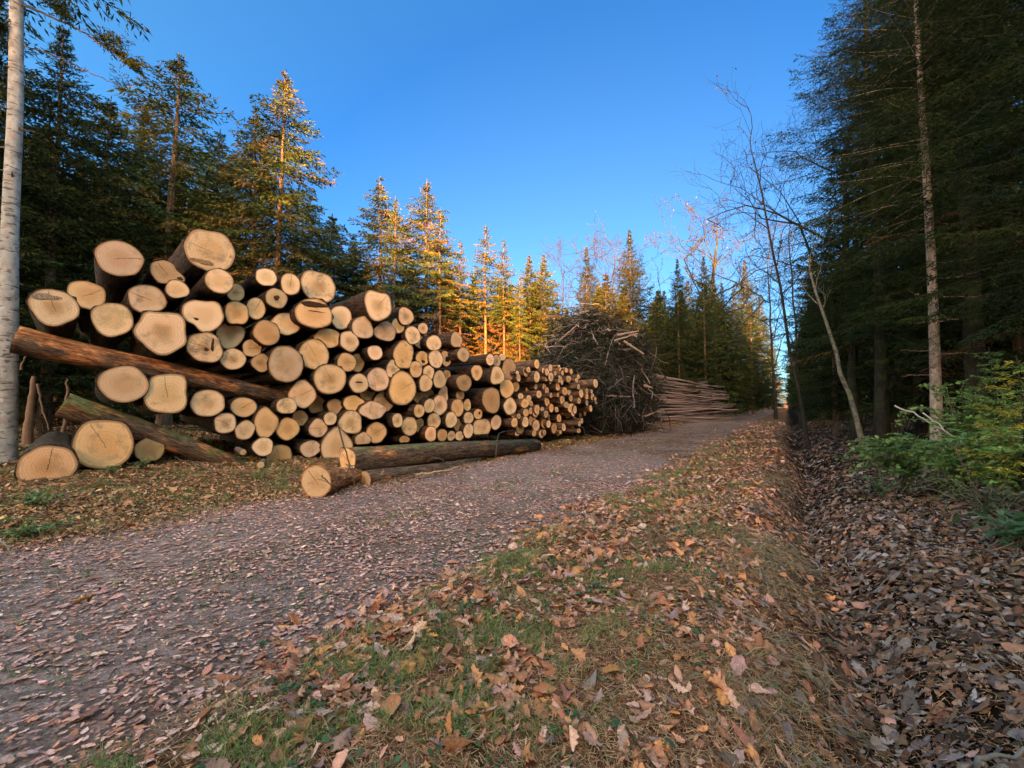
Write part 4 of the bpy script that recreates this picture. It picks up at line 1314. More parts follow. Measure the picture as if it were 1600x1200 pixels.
# x, y, width, height in the photograph, set-back, outline, tone, own description or ''
T = [
 (85, 480, 80, 56, .1, 'o', 0, 'big log with grey weathered patch on its face', 'far left above the long barked log'),
 (136, 461, 63, 44, -.55, 'o', 1, 'log half hidden behind the grey patched one', ''),
 (187, 404, 76, 55, .1, 'o', 0, 'big pale egg shaped log end', 'alone on top of the left pile'),
 (176, 499, 68, 52, 0, 'o', 0, 'smooth clean log', 'right below the half hidden one at far left'),
 (230, 467, 61, 44, -.1, 'o', 0, 'log with one straight diagonal crack', 'in the upper left pile'),
 (254, 520, 82, 65, .25, 'corner', 0, 'very large pointed bottom log', 'bulging forward in the upper left pile'),
 (258, 425, 46, 36, 0, 'peanut', 1, 'peanut shaped log with a branch stub', 'high in the left pile'),
 (277, 452, 38, 28, .1, 'o', 1, 'small log tucked under the peanut shaped one', ''),
 (329, 393, 80, 64, .2, 'corner', 1, 'biggest top log with a split off lower edge', 'highest of the whole pile'),
 (343, 439, 45, 39, .35, 'o', 0, 'log with its grey bark side showing', 'right under the biggest top log'),
 (368, 457, 29, 28, -.3, 'o', 1, 'small log peeping out right of the grey barked one', ''),
 (416, 433, 34, 28, .05, 'o', 0, 'small round log', 'left of the two small rounds against the sky'),
 (454, 444, 31, 34, .1, 'o', 0, 'small ringed log', 'right of the two small rounds against the sky'),
 (432, 466, 36, 29, .1, 'o', 0, 'log with a brown hollow heart', 'below the two small rounds'),
 (319, 492, 63, 50, .1, 'o', 0, 'large log with a dark knot low on its face', 'in the upper pile'),
 (370, 489, 38, 37, 0, 'o', 2, 'smooth darker tan log', 'right of the one with the dark knot'),
 (400, 482, 30, 34, -.1, 'o', 1, 'narrow log split by a curved crack', 'right of the smooth darker tan one'),
 (360, 524, 44, 40, -.3, 'o', 0, 'pale plain log half behind the spiral hearted one', ''),
 (417, 520, 42, 38, .1, 'o', 2, 'tan log with furrowed bark on its left', 'in the middle of the upper pile'),
 (447, 506, 44, 35, -.1, 'lens', 0, 'jagged log with ragged upper bark', 'left of the hollow bark lidded one'),
 (321, 543, 54, 49, .2, 'o', 1, 'log with a spiral brown decayed heart', 'in the middle of the left pile'),
 (364, 561, 41, 33, .1, 'o', 0, 'small ringed log', 'right below the spiral hearted one'),
 (394, 544, 31, 27, -.2, 'o', 1, 'small dull log', 'between the furrowed tan one and the ringed one'),
 (408, 567, 30, 27, .1, 'o', 2, 'small orange log', 'left of the big cream one over the barked crosswise log'),
 (447, 569, 54, 57, .2, 'o', 0, 'big cream log with a bark flap top left', 'above the upper crosswise log end'),
 (491, 554, 49, 46, .1, 'o', 2, 'large honey coloured log', 'right of the big cream one with the bark flap'),
 (498, 449, 55, 48, -.25, 'corner', 0, 'big pale log on top', 'just above the hollow one under a bark lid'),
 (491, 490, 61, 45, .2, 'o', 2, 'hollow split log under a dark bark lid', 'in the upper middle of the pile'),
 (533, 496, 34, 38, -.15, 'o', 0, 'log pressed against the right of the bark lidded one', ''),
 (591, 478, 44, 45, .3, 'corner', 0, 'big pale log with a long mossy bark flank', 'highest at the right of the middle'),
 (567, 512, 34, 35, .1, 'o', 0, 'very round log with even orange rim', 'below the one with the mossy flank'),
 (602, 518, 32, 31, .05, 'lens', 0, 'log with ragged dark lower right edge', 'below the one with the mossy flank'),
 (513, 528, 38, 31, 0, 'lens', 2, 'two toned log with pointed upper left corner', 'below the bark lidded one'),
 (546, 533, 30, 32, .1, 'o', 0, 'plain round log', 'right of the two toned pointed one'),
 (586, 551, 24, 23, .25, 'o', 0, 'small log sticking out with dark bark around', 'in the black gap of the middle pile'),
 (542, 566, 30, 29, .1, 'o', 2, 'orange log overlapping its twin', 'in the middle pile'),
 (558, 567, 22, 29, -.3, 'o', 2, 'orange log half hidden by its twin', 'in the middle pile'),
 (516, 592, 50, 48, .2, 'o', 1, 'large round log cracked straight downward from its heart', ''),
 (473, 616, 42, 42, .1, 'o', 1, 'pale log with clear target rings', 'beside the end of the upper crosswise log'),
 (448, 634, 31, 27, .25, 'o', 0, 'small pinkish log', 'at the tip of the upper crosswise log'),
 (495, 632, 28, 28, -.35, 'o', 2, 'brownish log tucked behind the ringed target one', ''),
 (469, 653, 26, 23, -.25, 'o', 2, 'small dull log behind the smooth grey tan one', ''),
 (450, 670, 36, 35, .1, 'o', 2, 'smooth grey tan log', 'right of the pear shaped one'),
 (416, 661, 35, 46, .15, 'pear', 2, 'pear shaped log', 'in the lower left pile'),
 (523, 635, 24, 24, -.1, 'o', 3, 'small dark tan log', 'alone in a black gap below the big cracked round one'),
 (516, 654, 21, 21, .15, 'o', 0, 'smallest pink log', 'just under the small dark tan one'),
 (497, 669, 28, 30, .1, 'o', 0, 'pale log touching the smallest pink one', ''),
 (552, 630, 31, 25, 0, 'lens', 2, 'egg shaped log with pointed left side', 'below the twin orange pair'),
 (548, 660, 37, 37, .15, 'o', 0, 'very round log with fine rings', 'right above the house shaped one'),
 (561, 599, 30, 30, .15, 'o', 0, 'round log with a brown streak across', 'in the middle pile'),
 (591, 593, 37, 35, .1, 'o', 0, 'pale oval log', 'left of the biggest middle one'),
 (575, 615, 24, 26, -.3, 'o', 2, 'half hidden log under the pale oval one', ''),
 (600, 627, 31, 33, -.15, 'o', 0, 'log with its top cut by the lens shaped one', ''),
 (583, 641, 38, 29, .2, 'lens', 0, 'pink lens shaped log', 'in the lower middle pile'),
 (588, 676, 32, 33, .05, 'o', 2, 'dark honey log with reddish rim', 'just above the mossy lying log'),
 (567, 687, 25, 22, .25, 'flat', 0, 'small log resting on the mossy lying log', 'left below the dark honey one'),
 (526, 697, 50, 50, .15, 'wedge', 0, 'house shaped log with roof like top', 'behind the end of the mossy lying log'),
 (485, 701, 33, 26, .1, 'o', 0, 'bright oval log', 'left of the house shaped one'),
 (411, 698, 34, 29, .2, 'o', 0, 'bright oval log', 'at the foot of the lower crosswise log'),
 (436, 712, 42, 34, .05, 'flat', 2, 'orange log with torn lower edge', 'on the ground below the lower crosswise log'),
 (261, 616, 70, 62, .3, 'corner', 1, 'large many sided log with one diagonal crack', 'between the two crosswise logs'),
 (325, 630, 56, 41, .2, 'o', 0, 'broad oval log', 'between the two crosswise logs'),
 (381, 636, 41, 31, 0, 'o', 2, 'yellowish log with a frayed edge', 'between the two crosswise logs'),
 (352, 661, 36, 32, .15, 'o', 0, 'log with a short crack to its right rim', 'on the lower crosswise log'),
 (383, 672, 32, 29, .15, 'o', 0, 'pale round log', 'left of the pear shaped one'),
 (194, 600, 78, 58, .35, 'o', 1, 'large ringed log with bright heart', 'resting on the lower mossy crosswise log'),
 (234, 702, 45, 39, .1, 'o', 2, 'small tan log', 'on the ground beside the deeply split giant one'),
 (634, 494, 24, 28, .1, 'o', 1, 'ringed log', 'highest of the step down right of the mossy flanked one'),
 (622, 509, 21, 23, 0, 'o', 1, 'small brownish log left below the highest step', ''),
 (645, 524, 24, 29, .1, 'o', 0, 'slanted log with orange top', 'on the right slope of the pile'),
 (661, 513, 16, 17, -.1, 'o', 1, 'smallest round log', 'on the skyline of the right slope'),
 (657, 535, 19, 20, -.25, 'o', 1, 'log hidden behind the slanted orange topped one', ''),
 (678, 536, 22, 26, .1, 'o', 0, 'plain pale log', 'on the skyline before the last two protruding ones'),
 (713, 531, 18, 24, .3, 'o', 0, 'white clean log', 'sticking out on the skyline at the right slope'),
 (724, 554, 19, 22, .4, 'o', 0, 'pale log with long bark side', 'sticking out just below the white clean one'),
 (630, 555, 32, 46, .1, 'bell', 2, 'tall shield shaped log', 'in the right middle pile'),
 (660, 560, 20, 23, .05, 'o', 2, 'log with hollow brown lower edge', 'right of the tall shield shaped one'),
 (681, 561, 23, 28, .1, 'o', 0, 'round pale log', 'left of the tar spotted one'),
 (697, 560, 17, 24, -.1, 'o', 1, 'log with a black tar spot', 'on the right slope'),
 (614, 577, 21, 28, .1, 'o', 0, 'narrow pink log', 'left below the tall shield shaped one'),
 (650, 577, 20, 26, .1, 'o', 2, 'darker orange log', 'below the one with the hollow lower edge'),
 (670, 582, 18, 23, .05, 'o', 0, 'pale log', 'between the darker orange one and the twin pale pair'),
 (629, 607, 44, 51, .15, 'o', 2, 'biggest honey log of the middle with target rings', ''),
 (665, 599, 21, 26, .15, 'o', 1, 'log with a thick dark rim', 'right of the biggest honey one'),
 (687, 593, 20, 28, .1, 'o', 0, 'upright oval pale log', 'left of the splintered one'),
 (698, 587, 13, 19, -.25, 'o', 2, 'sliver of a log behind the upright oval one', ''),
 (725, 598, 22, 27, .3, 'o', 3, 'greenish log with a torn splinter', 'on its long bark side at the right'),
 (745, 582, 17, 25, .3, 'o', 2, 'tan log with black bark around', 'right above the splintered greenish one'),
 (777, 587, 22, 29, .25, 'o', 0, 'bright round log', 'left of the big grey lens at the pile end'),
 (795, 577, 20, 35, -.1, 'lens', 3, 'grey lens shaped log', 'at the upper right end of the big timber'),
 (766, 562, 14, 18, .15, 'o', 0, 'leftmost of three small logs on the right top', ''),
 (776, 564, 13, 19, 0, 'o', 0, 'middle one of three small logs on the right top', ''),
 (785, 558, 10, 11, -.1, 'o', 0, 'topmost of three small logs on the right top', ''),
 (792, 607, 22, 31, .05, 'o', 2, 'brown stained log', 'below the grey lens shaped one'),
 (806, 604, 11, 16, -.2, 'o', 2, 'narrow log behind the brown stained one', ''),
 (768, 626, 29, 37, .3, 'corner', 2, 'yellow diamond shaped log', 'sticking out at the right of the big timber'),
 (797, 635, 20, 27, .1, 'o', 0, 'pale rosy log', 'right below the yellow diamond shaped one'),
 (747, 647, 14, 16, .05, 'o', 2, 'small log with black bitten edge', 'left below the yellow diamond shaped one'),
 (753, 669, 28, 31, .1, 'flat', 0, 'large cracked log', 'standing on the mossy lying log at the right'),
 (775, 660, 16, 24, .1, 'o', 0, 'clean oval log', 'right of the large cracked one on the mossy lying log'),
 (654, 620, 16, 20, -.2, 'o', 1, 'shaded log right under the biggest honey one', ''),
 (669, 615, 18, 17, -.35, 'o', 1, 'log hidden under the thick dark rimmed one', ''),
 (671, 634, 17, 23, .15, 'o', 0, 'narrow pink log', 'left of the broad oval at the right middle'),
 (687, 633, 24, 31, .05, 'o', 0, 'broad oval log', 'at the right middle'),
 (693, 616, 16, 24, -.15, 'o', 0, 'log showing above the broad oval one', ''),
 (715, 637, 20, 28, .1, 'o', 2, 'tan log with a fine crack', 'right of the broad oval at the right middle'),
 (719, 617, 13, 16, -.1, 'o', 0, 'little log above the tan finely cracked one', ''),
 (730, 633, 12, 19, -.1, 'o', 1, 'little log right of the tan finely cracked one', ''),
 (655, 642, 17, 21, .3, 'o', 2, 'log on a long dark flank', 'below the biggest honey one'),
 (621, 657, 17, 22, .3, 'o', 0, 'rough log with a long brown flank', 'right of the pink lens shaped one'),
 (640, 666, 26, 28, .2, 'o', 0, 'smooth round log', 'right of the rough long flanked one'),
 (655, 664, 13, 22, -.15, 'o', 1, 'log half behind the smooth round one', ''),
 (678, 658, 21, 26, .05, 'o', 0, 'log with branching cracks', 'in the lower right pile'),
 (705, 656, 19, 25, .15, 'o', 0, 'upright oval log', 'over a smaller half hidden one in the lower right pile'),
 (715, 663, 13, 20, -.1, 'o', 2, 'half hidden log under the upright oval one', ''),
 (732, 653, 16, 19, .1, 'o', 0, 'plain log over the small cracked one', 'at the lower right'),
 (732, 673, 16, 23, .15, 'o', 0, 'small cracked log', 'left of the large cracked one on the mossy lying log'),
 (673, 678, 19, 23, .2, 'o', 0, 'pale log with dark flank', 'leftmost of the row on the mossy lying log'),
 (691, 680, 16, 19, .15, 'o', 2, 'orange log', 'second in the row on the mossy lying log'),
 (705, 681, 13, 15, .1, 'o', 0, 'small log', 'third in the row on the mossy lying log'),
 (718, 681, 14, 15, .1, 'o', 0, 'small log', 'fourth in the row on the mossy lying log'),
 (632, 687, 17, 13, .1, 'flat', 3, 'small shaded log', 'alone low behind the mossy lying log'),
]
BYPX = {}
for (px, py, w, h, off, shp, tn, a, b) in T:
    o = add_log(px, py, w, h, off, shp, tn)
    lab = (a + ' ' + b).strip()
    if len(lab.split()) > 16: print('LONG', lab)
    tag(o, lab, 'log', 'logs of the big timber pile')
    fc = o.children[0]
    if 'crack' in a: fc.color[3] = 1.0
    elif any(k in lab.split('log')[0] for k in ('plain', 'clean', 'smooth', 'round', 'bright')): fc.color[3] = 0.0
    BYPX[(px, py)] = o


def patch(key, dx, dy, rx, ry, name, mat, seed, lumps=.25):
    """a scar, knot or bark remnant on one sawn face; dx, dy, rx, ry in metres on the face"""
    o = BYPX[key]
    rg = np.random.default_rng(seed); n = 22
    a = np.arange(n) / n * 2 * math.pi
    r = 1 + lumps * (np.sin(2 * a + seed) * .5 + np.sin(3 * a + 2 * seed) * .4 + rg.normal(0, .25, n))
    ring = np.stack([dx + rx * r * np.cos(a), dy + ry * r * np.sin(a), np.full(n, .006)], 1)
    mid = np.stack([dx + rx * .6 * r * np.cos(a), dy + ry * .6 * r * np.sin(a), np.full(n, .013)], 1)
    V = np.concatenate([ring, mid, [[dx, dy, .012]]])
    j = np.arange(n); k = (j + 1) % n
    mb = MB(); mb.add(V, np.stack([j, k, n + k, n + j], 1)); mb.add(V, np.stack([n + j, n + k, np.full(n, 2 * n)], 1))
    mb.build(name, mat, o)


MAT['knot'] = m_bark_tree('dark_knot_wood', (0.02, 0.011, 0.007), (0.12, 0.058, 0.028), 30, 30)
MAT['weathered'] = m_bark_tree('weathered_wood', (0.14, 0.10, 0.08), (0.62, 0.43, 0.28), 30, 18)
MAT['split'] = m_bark_tree('split_wood', (0.16, 0.08, 0.032), (0.50, 0.30, 0.135), 14, 14)
MAT['tar'] = m_bark_tree('black_tar', (0.008, 0.007, 0.007), (0.03, 0.026, 0.025), 30, 30)
patch((85, 480), -.12, .17, .17, .07, 'weathered_patch', MAT['weathered'], 1, .35)
patch((258, 425), .26, -.09, .05, .04, 'knot', MAT['knot'], 2)
patch((319, 492), -.14, -.11, .045, .03, 'knot', MAT['knot'], 3)
patch((321, 543), .02, -.04, .05, .04, 'knot', MAT['knot'], 4)
patch((321, 543), .13, .05, .035, .13, 'decayed_streak', MAT['knot'], 5, .4)
patch((432, 466), .0, .01, .07, .06, 'hollow_heart', MAT['knot'], 6)
patch((491, 490), .0, .235, .33, .085, 'bark_lid', MAT['knot'], 7, .18)
patch((491, 490), .04, .06, .24, .012, 'split', MAT['knot'], 17, .3)
patch((697, 560), .05, -.03, .07, .11, 'tar_spot', MAT['tar'], 8)
patch((329, 393), -.14, -.27, .22, .06, 'split_off_edge', MAT['split'], 9, .3)
patch((660, 560), .03, -.10, .08, .05, 'hollow_edge', MAT['knot'], 10)
patch((561, 599), .0, .03, .13, .02, 'brown_streak', MAT['knot'], 11)
patch((747, 647), .06, .04, .05, .05, 'bitten_edge', MAT['tar'], 12)

# the three ground logs at the left, a little in front
for (px, py, w, h, off, shp, lab) in ((75, 729, 97, 66, .85, 'o', 'huge cleanly sawn log on the ground beside the pale trunk'), (163, 695, 96, 77, .45, 'corner', 'giant split faced log on the ground under the mossy crosswise log')):
    tag(add_log(px, py, w, h, off, shp, 2, moss=.2), lab, 'log', 'logs of the big timber pile')

# small timber: x, y, w, h in a 6.667x enlargement of (740..960, 520..700)
S = [(658,325,55,95),(800,367,40,75),(545,405,40,110),(572,385,42,60),(455,415,35,40),(467,468,45,80),(615,470,45,90),(658,460,60,120),(725,392,30,55),(765,410,42,75),(735,447,25,45),(757,480,30,55),(805,460,55,95),(850,422,28,45),(888,350,25,35),(905,390,28,60),(925,420,25,50),(965,390,32,50),(1015,402,30,60),(905,460,40,60),(893,500,25,45),(920,515,28,60),(990,480,50,70),(1070,492,30,45),(1090,457,28,45),(797,515,25,45),(648,562,35,55),(735,560,40,65),(765,605,40,85),(680,640,55,80),(875,560,28,90),(950,610,55,85),(1015,550,65,80),(1062,575,30,75),(1092,562,26,60),(1270,527,50,90),(1022,615,40,65),(990,620,30,60),(1120,632,45,90),(1180,610,28,70),(1180,665,30,60),(1230,610,20,45),(1238,665,22,80),(1267,688,20,45),(805,652,28,55),(877,648,22,45),(1013,682,36,70),(1098,708,36,65),(1180,730,28,60),(1275,728,22,35),(765,715,42,100),(925,700,45,100),(490,662,55,70),(575,685,50,75),(535,735,90,95),(598,738,40,60),(965,750,60,65),(810,783,48,85),(865,800,38,60),(1020,785,80,100),(1055,800,35,90),(1035,835,30,80),(1220,788,28,70),(490,802,55,75),(545,832,60,85),(595,812,45,70),(660,800,55,110),(715,795,40,45),(755,847,45,80),(645,840,60,80),(890,890,50,85),(415,855,60,60),(470,870,42,60),(425,935,70,100),(485,975,75,170),(540,930,68,115),(610,910,75,120),(650,965,75,120),(735,945,62,105),(780,950,45,80),(1128,918,25,60),(1102,948,28,55),(838,995,60,100),(938,985,45,75),(880,1040,40,70),(905,1035,25,45),(1032,1015,42,75),(1095,1020,40,50),(630,1048,46,65),(707,1055,55,85),(738,1040,35,60),(455,1045,80,60)]
S += [(700,690,40,70),(840,720,38,60),(690,730,36,55),(1145,770,30,55),(980,880,32,60),(1050,905,32,60),(1000,960,34,60),(830,900,34,60),(860,955,34,56),(790,880,36,60),(960,690,32,60),(1060,650,34,60),(1065,735,32,60),(600,640,36,60),(560,590,36,60),(600,560,34,56),(1160,840,26,50),(1110,860,28,54),(700,900,40,64)]
SMALL = []
names = ['round', 'oval', 'slim', 'stubby']
rs = random.Random(3)
for q, (a, b, w, h) in enumerate(S):
    px, py = 740 + a * .15, 520 + b * .15
    front = q < 92
    o = add_log(px, py, max(w, 24) * .15, h * .15, (rs.uniform(-.15, .25) + (.25 if px > 900 else 0)) if front else -.55, 'o', rs.choice([0, 0, 2]), L=rs.uniform(3.4, 3.9), n=16, moss=0, red=.6)
    SMALL.append((px, py, w * .15, h * .15, o))
# describe each small log by where it sits among its neighbours
cols = ['at the left edge', 'left of the middle', 'in the middle', 'right of the middle', 'at the right end']
rows = ['in the top layer', 'in the second layer', 'in the third layer', 'in the fourth layer', 'in the bottom layer']
lab_cells = {}
for px, py, w, h, o in SMALL:
    ci = min(4, max(0, int((px - 800) / 27))); top = 558 + (px - 800) * .12
    ri = min(4, max(0, int((py - top) / 25)))
    lab_cells.setdefault((ci, ri), []).append((px, py, w, h, o))
NUM = ['', 'second ', 'third ', 'fourth ', 'fifth ', 'sixth ', 'seventh ', 'eighth ', 'ninth ', 'tenth ']
for (ci, ri), L_ in lab_cells.items():
    L_.sort(key=lambda k: -k[3])
    for i, (px, py, w, h, o) in enumerate(L_):
        tag(o, (NUM[min(i, 9)] + 'thickest small log ' + rows[ri] + ' ' + cols[ci] + ' of the small timber').strip(), 'log', 'small logs at the end of the pile')


# logs lying along the front of the pile
def lying_log(A, B, r0, r1, label, moss, red, tint, seed, n=34, group='logs lying crosswise along the pile', flare=0.0):
    A, B = Vector(A), Vector(B)
    L = (B - A).length
    bark, face = log_mesh(r0, r0, L, seed, 'o', n)
    rg_ = np.random.default_rng(seed)
    kn = [(rg_.uniform(.3, L - .3), rg_.uniform(0, 6.28), rg_.uniform(.02, .06)) for _ in range(int(L * 1.6))]
    for v in bark.vertices:
        q = -v.co.z
        f_ = 1 + flare * math.exp(-q / .35) - .16 * q / L + .03 * math.sin(q * 2.1 + seed)
        v.co.x *= f_; v.co.y *= f_
        v.co.x += .035 * math.sin(q * 1.3 + seed) * min(1, q); v.co.y += .03 * math.sin(q * 1.0 + 2 * seed) * min(1, q)
    for v in face.vertices:
        v.co.x *= 1 + flare; v.co.y *= 1 + flare
    z = (A - B).normalized()
    x = Vector((0, 0, 1)).cross(z).normalized(); y = z.cross(x)
    o = link('log', bark)
    M = Matrix((x, y, z)).transposed().to_4x4(); M.translation = A
    o.matrix_world = M
    f = link('cut_face', face, o)
    f.color = TINTS[tint] + (1.0,)
    o.color = (moss, red, 1.15, 1)  # lighter bark here paints in the open skylight on lying logs
    tag(o, label, 'log', group)
    return o


def plane_pt(px, py, off):
    d = cp(px, py, 1.0) - Vector((0, 0, CAM_H)); c0 = Vector((0, 0, CAM_H))
    return c0 + d * ((off - PLN.dot(c0 - PA)) / PLN.dot(d))


def ppm(P):
    return F_PX / P.y


A, B = plane_pt(24, 530, -.35), plane_pt(446, 624, -.30)
lying_log(A, B, .245, .2, 'long log with torn orange bark slanting across the upper left pile', .30, .80, 1, 901)
A, B = plane_pt(98, 632, -.05), plane_pt(398, 736, -.05)
lying_log(A, B, .235, .2, 'mossy log slanting across the lower left pile down to the ground', .80, .72, 1, 902)


def ground_log(px, t, L, r, lift=0.0):
    k = (px - CXP) / F_PX
    Y = t / (VX * k + VY)
    X = k * Y
    A = Vector((X, Y, gz1(X, Y) + r * .93 + lift))
    B = A + Vector((UX, UY, 0)) * L
    B.z = gz1(B.x, B.y) + r * .9 + lift
    return A, B


A = ground_log(497, -6.9, 1, .3)[0]; B = A + Vector((.10, .99, 0)) * .7
A.z, B.z = .27, .20
lying_log(A, B, .235, .2, 'short pale butt log standing out at the track edge before the pile', .1, .95, 3, 905, flare=.22)
A = ground_log(572, -7.30, 1, .3)[0]; B = ground_log(748, -7.38, 1, .3)[0]
A.z, B.z = .05, -.04
front_log = lying_log(A, B, .20, .2, 'rough brown log half sunk at the track edge before the mossy log', .15, .66, 3, 903)
A = ground_log(545, -7.75, 1, .3)[0]; B = ground_log(836, -7.4, 1, .3)[0]
A.z, B.z = .43, .20
moss_log = lying_log(A, B, .29, .3, 'mossy green log with red bark scars lying under the row of log ends', .72, .66, 2, 904)

# pieces of bark and off-cuts on the ground and the brush in front of the logs
def billet(pxs, py, Y, L, r, yaw, label, name='branch_stub', tilt=0.1, cat='branch stub', col=(.16, .11, .08), group=None):
    P = cp(pxs, py, Y)
    d = Vector((math.cos(yaw), math.sin(yaw), tilt)).normalized()
    mb = MB()
    k = 7
    pts = np.array([P + d * (L * i / (k - 1)) for i in range(k)]) + NR.normal(0, r * .12, (k, 3))
    tube(mb, pts, np.linspace(r, r * .85, k), 9, np.array(col) * 5)
    o = mb.build(name, MAT['stick_bark'])
    c = MB(); a = np.arange(9) / 9 * 6.283
    z = Vector(pts[0]) ; dz = -d; x = dz.cross(Vector((0, 0, 1))).normalized(); y = dz.cross(x)
    V = [z + dz * .003] + [z + dz * .003 + (x * math.cos(q) + y * math.sin(q)) * r * .93 for q in a]
    c.add(np.array(V), [[0, 1 + q, 1 + (q + 1) % 9] for q in range(9)])
    me = c.mesh('cut_face', MAT['cut_small'])
    link('cut_face', me, o)
    tag(o, label, cat, group)
    return o


def simple(name, col, rough=.85):
    m, nt, b = new_mat(name)
    c = mixrgb(nt, 1.0, col, attr(nt), 'MULTIPLY')
    tc = N(nt, 'ShaderNodeTexCoord')
    n1 = noise(nt, mapping(nt, tc.outputs['Object'], (18, 18, 18)), 1.0, 5, .7)
    v = N(nt, 'ShaderNodeVectorMath', operation='SCALE'); nt.links.new(c, v.inputs[0]); nt.links.new(mth(nt, 'MULTIPLY_ADD', n1, 1.1, .45), v.inputs['Scale'])
    nt.links.new(v.outputs[0], b.inputs['Base Color'])
    b.inputs['Roughness'].default_value = rough; b.inputs['Specular IOR Level'].default_value = .15
    bump(nt, b, n1, .6, .01)
    return m


MAT['stick_bark'] = simple('stick_bark', (.2, .2, .2))
MAT['cut_small'] = simple('cut_small_wood', (.62, .42, .22))
billet(390, 771, 7.9, .42, .05, .6, 'short cut branch stub with pale end lying on the bank', tilt=.12)
billet(398, 772, 7.7, .30, .045, 2.2, 'shorter cut branch stub lying below its neighbour on the bank', tilt=.1)
billet(378, 706, 9.6, .35, .07, 2.4, 'stubby cut branch poking out over the end of the mossy crosswise log', tilt=.1)
billet(466, 747, 8.6, 1.6, .035, 2.75, 'long thin branch lying left of the foremost log end', name='fallen_branch', cat='branch', tilt=.03)
billet(408, 726, 9.4, .5, .08, 2.0, 'thick short off-cut at the foot of the lower crosswise log', tilt=0)


def twig(pts, r, label, col=(.10, .07, .05), name='twig', cat='twig', group=None, side=0):
    P = np.array([cp(a, b, Y) for a, b, Y in pts])
    u = np.linspace(0, 1, len(P)); uu = np.linspace(0, 1, 14)
    Q = np.stack([np.interp(uu, u, P[:, k]) for k in range(3)], 1)
    Q[1:-1] += NR.normal(0, .012, (12, 3))
    mb = MB(); tube(mb, Q, np.linspace(r, r * .4, 14), 5, np.array(col) * 5, cap=True)
    for q in range(side):
        i = R.randrange(3, 12); d = unit(NR.normal(0, 1, 3) + np.array([0, 0, .5])) * R.uniform(.1, .35)
        tube(mb, [Q[i], Q[i] + d * .5, Q[i] + d + NR.normal(0, .03, 3)], [r * .5, r * .35, r * .2], 4, np.array(col) * 5)
    o = mb.build(name, MAT['stick_bark'])
    return tag(o, label, cat, group)


twig([(528, 663, 8.2), (540, 700, 8.0), (548, 735, 7.8), (556, 760, 7.6)], .018, 'dark forked twig leaning against the house shaped log', side=6)
twig([(503, 742, 7.2), (515, 758, 7.15), (530, 755, 7.3), (545, 735, 7.6)], .012, 'dark bent twig in front of the greyish log end', side=4)
twig([(775, 715, 12.3), (776, 690, 12.4), (779, 676, 12.6), (800, 672, 13.5), (818, 680, 14)], .018, 'dark twig standing against the right part of the mossy lying log', side=3)
twig([(650, 742, 9.2), (680, 738, 9.6), (715, 730, 10)], .028, 'pale peeled stick lying in front of the foremost log', col=(.55, .38, .22), name='peeled_stick', cat='stick')
twig([(672, 712, 10.6), (690, 718, 10.2), (702, 726, 10)], .018, 'dark short twig lying on the foremost log', side=2)
twig([(597, 742, 8.6), (599, 734, 8.6)], .015, 'pale upright splinter stuck beside the foremost log', col=(.6, .45, .28), name='splinter', cat='splinter')
twig([(853, 750, 9.6), (890, 748, 9.9), (921, 751, 9.7)], .035, 'orange strip of bark lying on the track', col=(.42, .17, .07), name='bark_strip', cat='bark strip')
twig([(116, 940, 3.35), (132, 934, 3.40), (150, 929, 3.45)], .02, 'orange curl of bark on the leafy left of the track', col=(.38, .18, .06), name='bark_strip', cat='bark strip')
twig([(300, 722, 9.0), (345, 742, 8.6), (385, 752, 8.4)], .014, 'thin grey branch trailing on the bank below the crosswise log', side=7, col=(.17, .13, .10))
twig([(270, 712, 9.4), (310, 735, 9.0), (360, 745, 8.7), (400, 750, 8.5)], .010, 'thinner pale twig trailing below the mossy crosswise log', side=5, col=(.22, .17, .13))
twig([(0, 842, 4.7), (15, 858, 4.6), (18, 872, 4.5)], .010, 'pale bent twig standing at the left edge of the track', side=2, col=(.3, .25, .2))
twig([(1500, 1200, 1.85), (1540, 1190, 1.9), (1600, 1172, 2.0), (1650, 1160, 2.1)], .013, 'grey stick lying in the leaves at the lower right corner', col=(.2, .17, .14), name='stick', cat='stick')
twig([(1310, 865, 5.0), (1330, 885, 4.7), (1350, 902, 4.5)], .008, 'thin pale straw stalk in the leaves past the ditch', col=(.35, .26, .17))
twig([(1398, 634, 7.2), (1440, 652, 6.9), (1480, 677, 6.6), (1506, 694, 6.4)], .016, 'upper pale dead stick leaning before the bare pinkish trunk', col=(.36, .29, .25), name='dead_stick', cat='stick')
twig([(1442, 645, 6.8), (1475, 670, 6.5), (1505, 697, 6.3)], .012, 'lower pale dead stick leaning before the bare pinkish trunk', col=(.40, .33, .28), name='dead_stick', cat='stick')
twig([(1488, 690, 6.2), (1505, 725, 6.0), (1520, 757, 5.8), (1535, 780, 5.7)], .009, 'dark thin bramble cane bending down to the leaves', col=(.13, .08, .07))

# stakes broken off beside the pale trunk
def stake(pts, r, label):
    twig(pts, r, label, col=(.22, .13, .085), name='broken_stake', cat='stake')


stake([(42, 700, 11), (48, 640, 11), (54, 588, 11)], .12, 'thick broken stake standing in the dark beside the pale trunk')
stake([(98, 690, 12), (103, 640, 12), (106, 592, 12)], .06, 'thin brown stake in the dark left of the giant split faced log')
stake([(58, 600, 10.6), (66, 640, 10.5), (76, 672, 10.4)], .03, 'splintered lath leaning on the thick broken stake')
stake([(33, 578, 10), (38, 562, 10), (44, 548, 10)], .03, 'pale splinter under the end of the orange barked crosswise log')


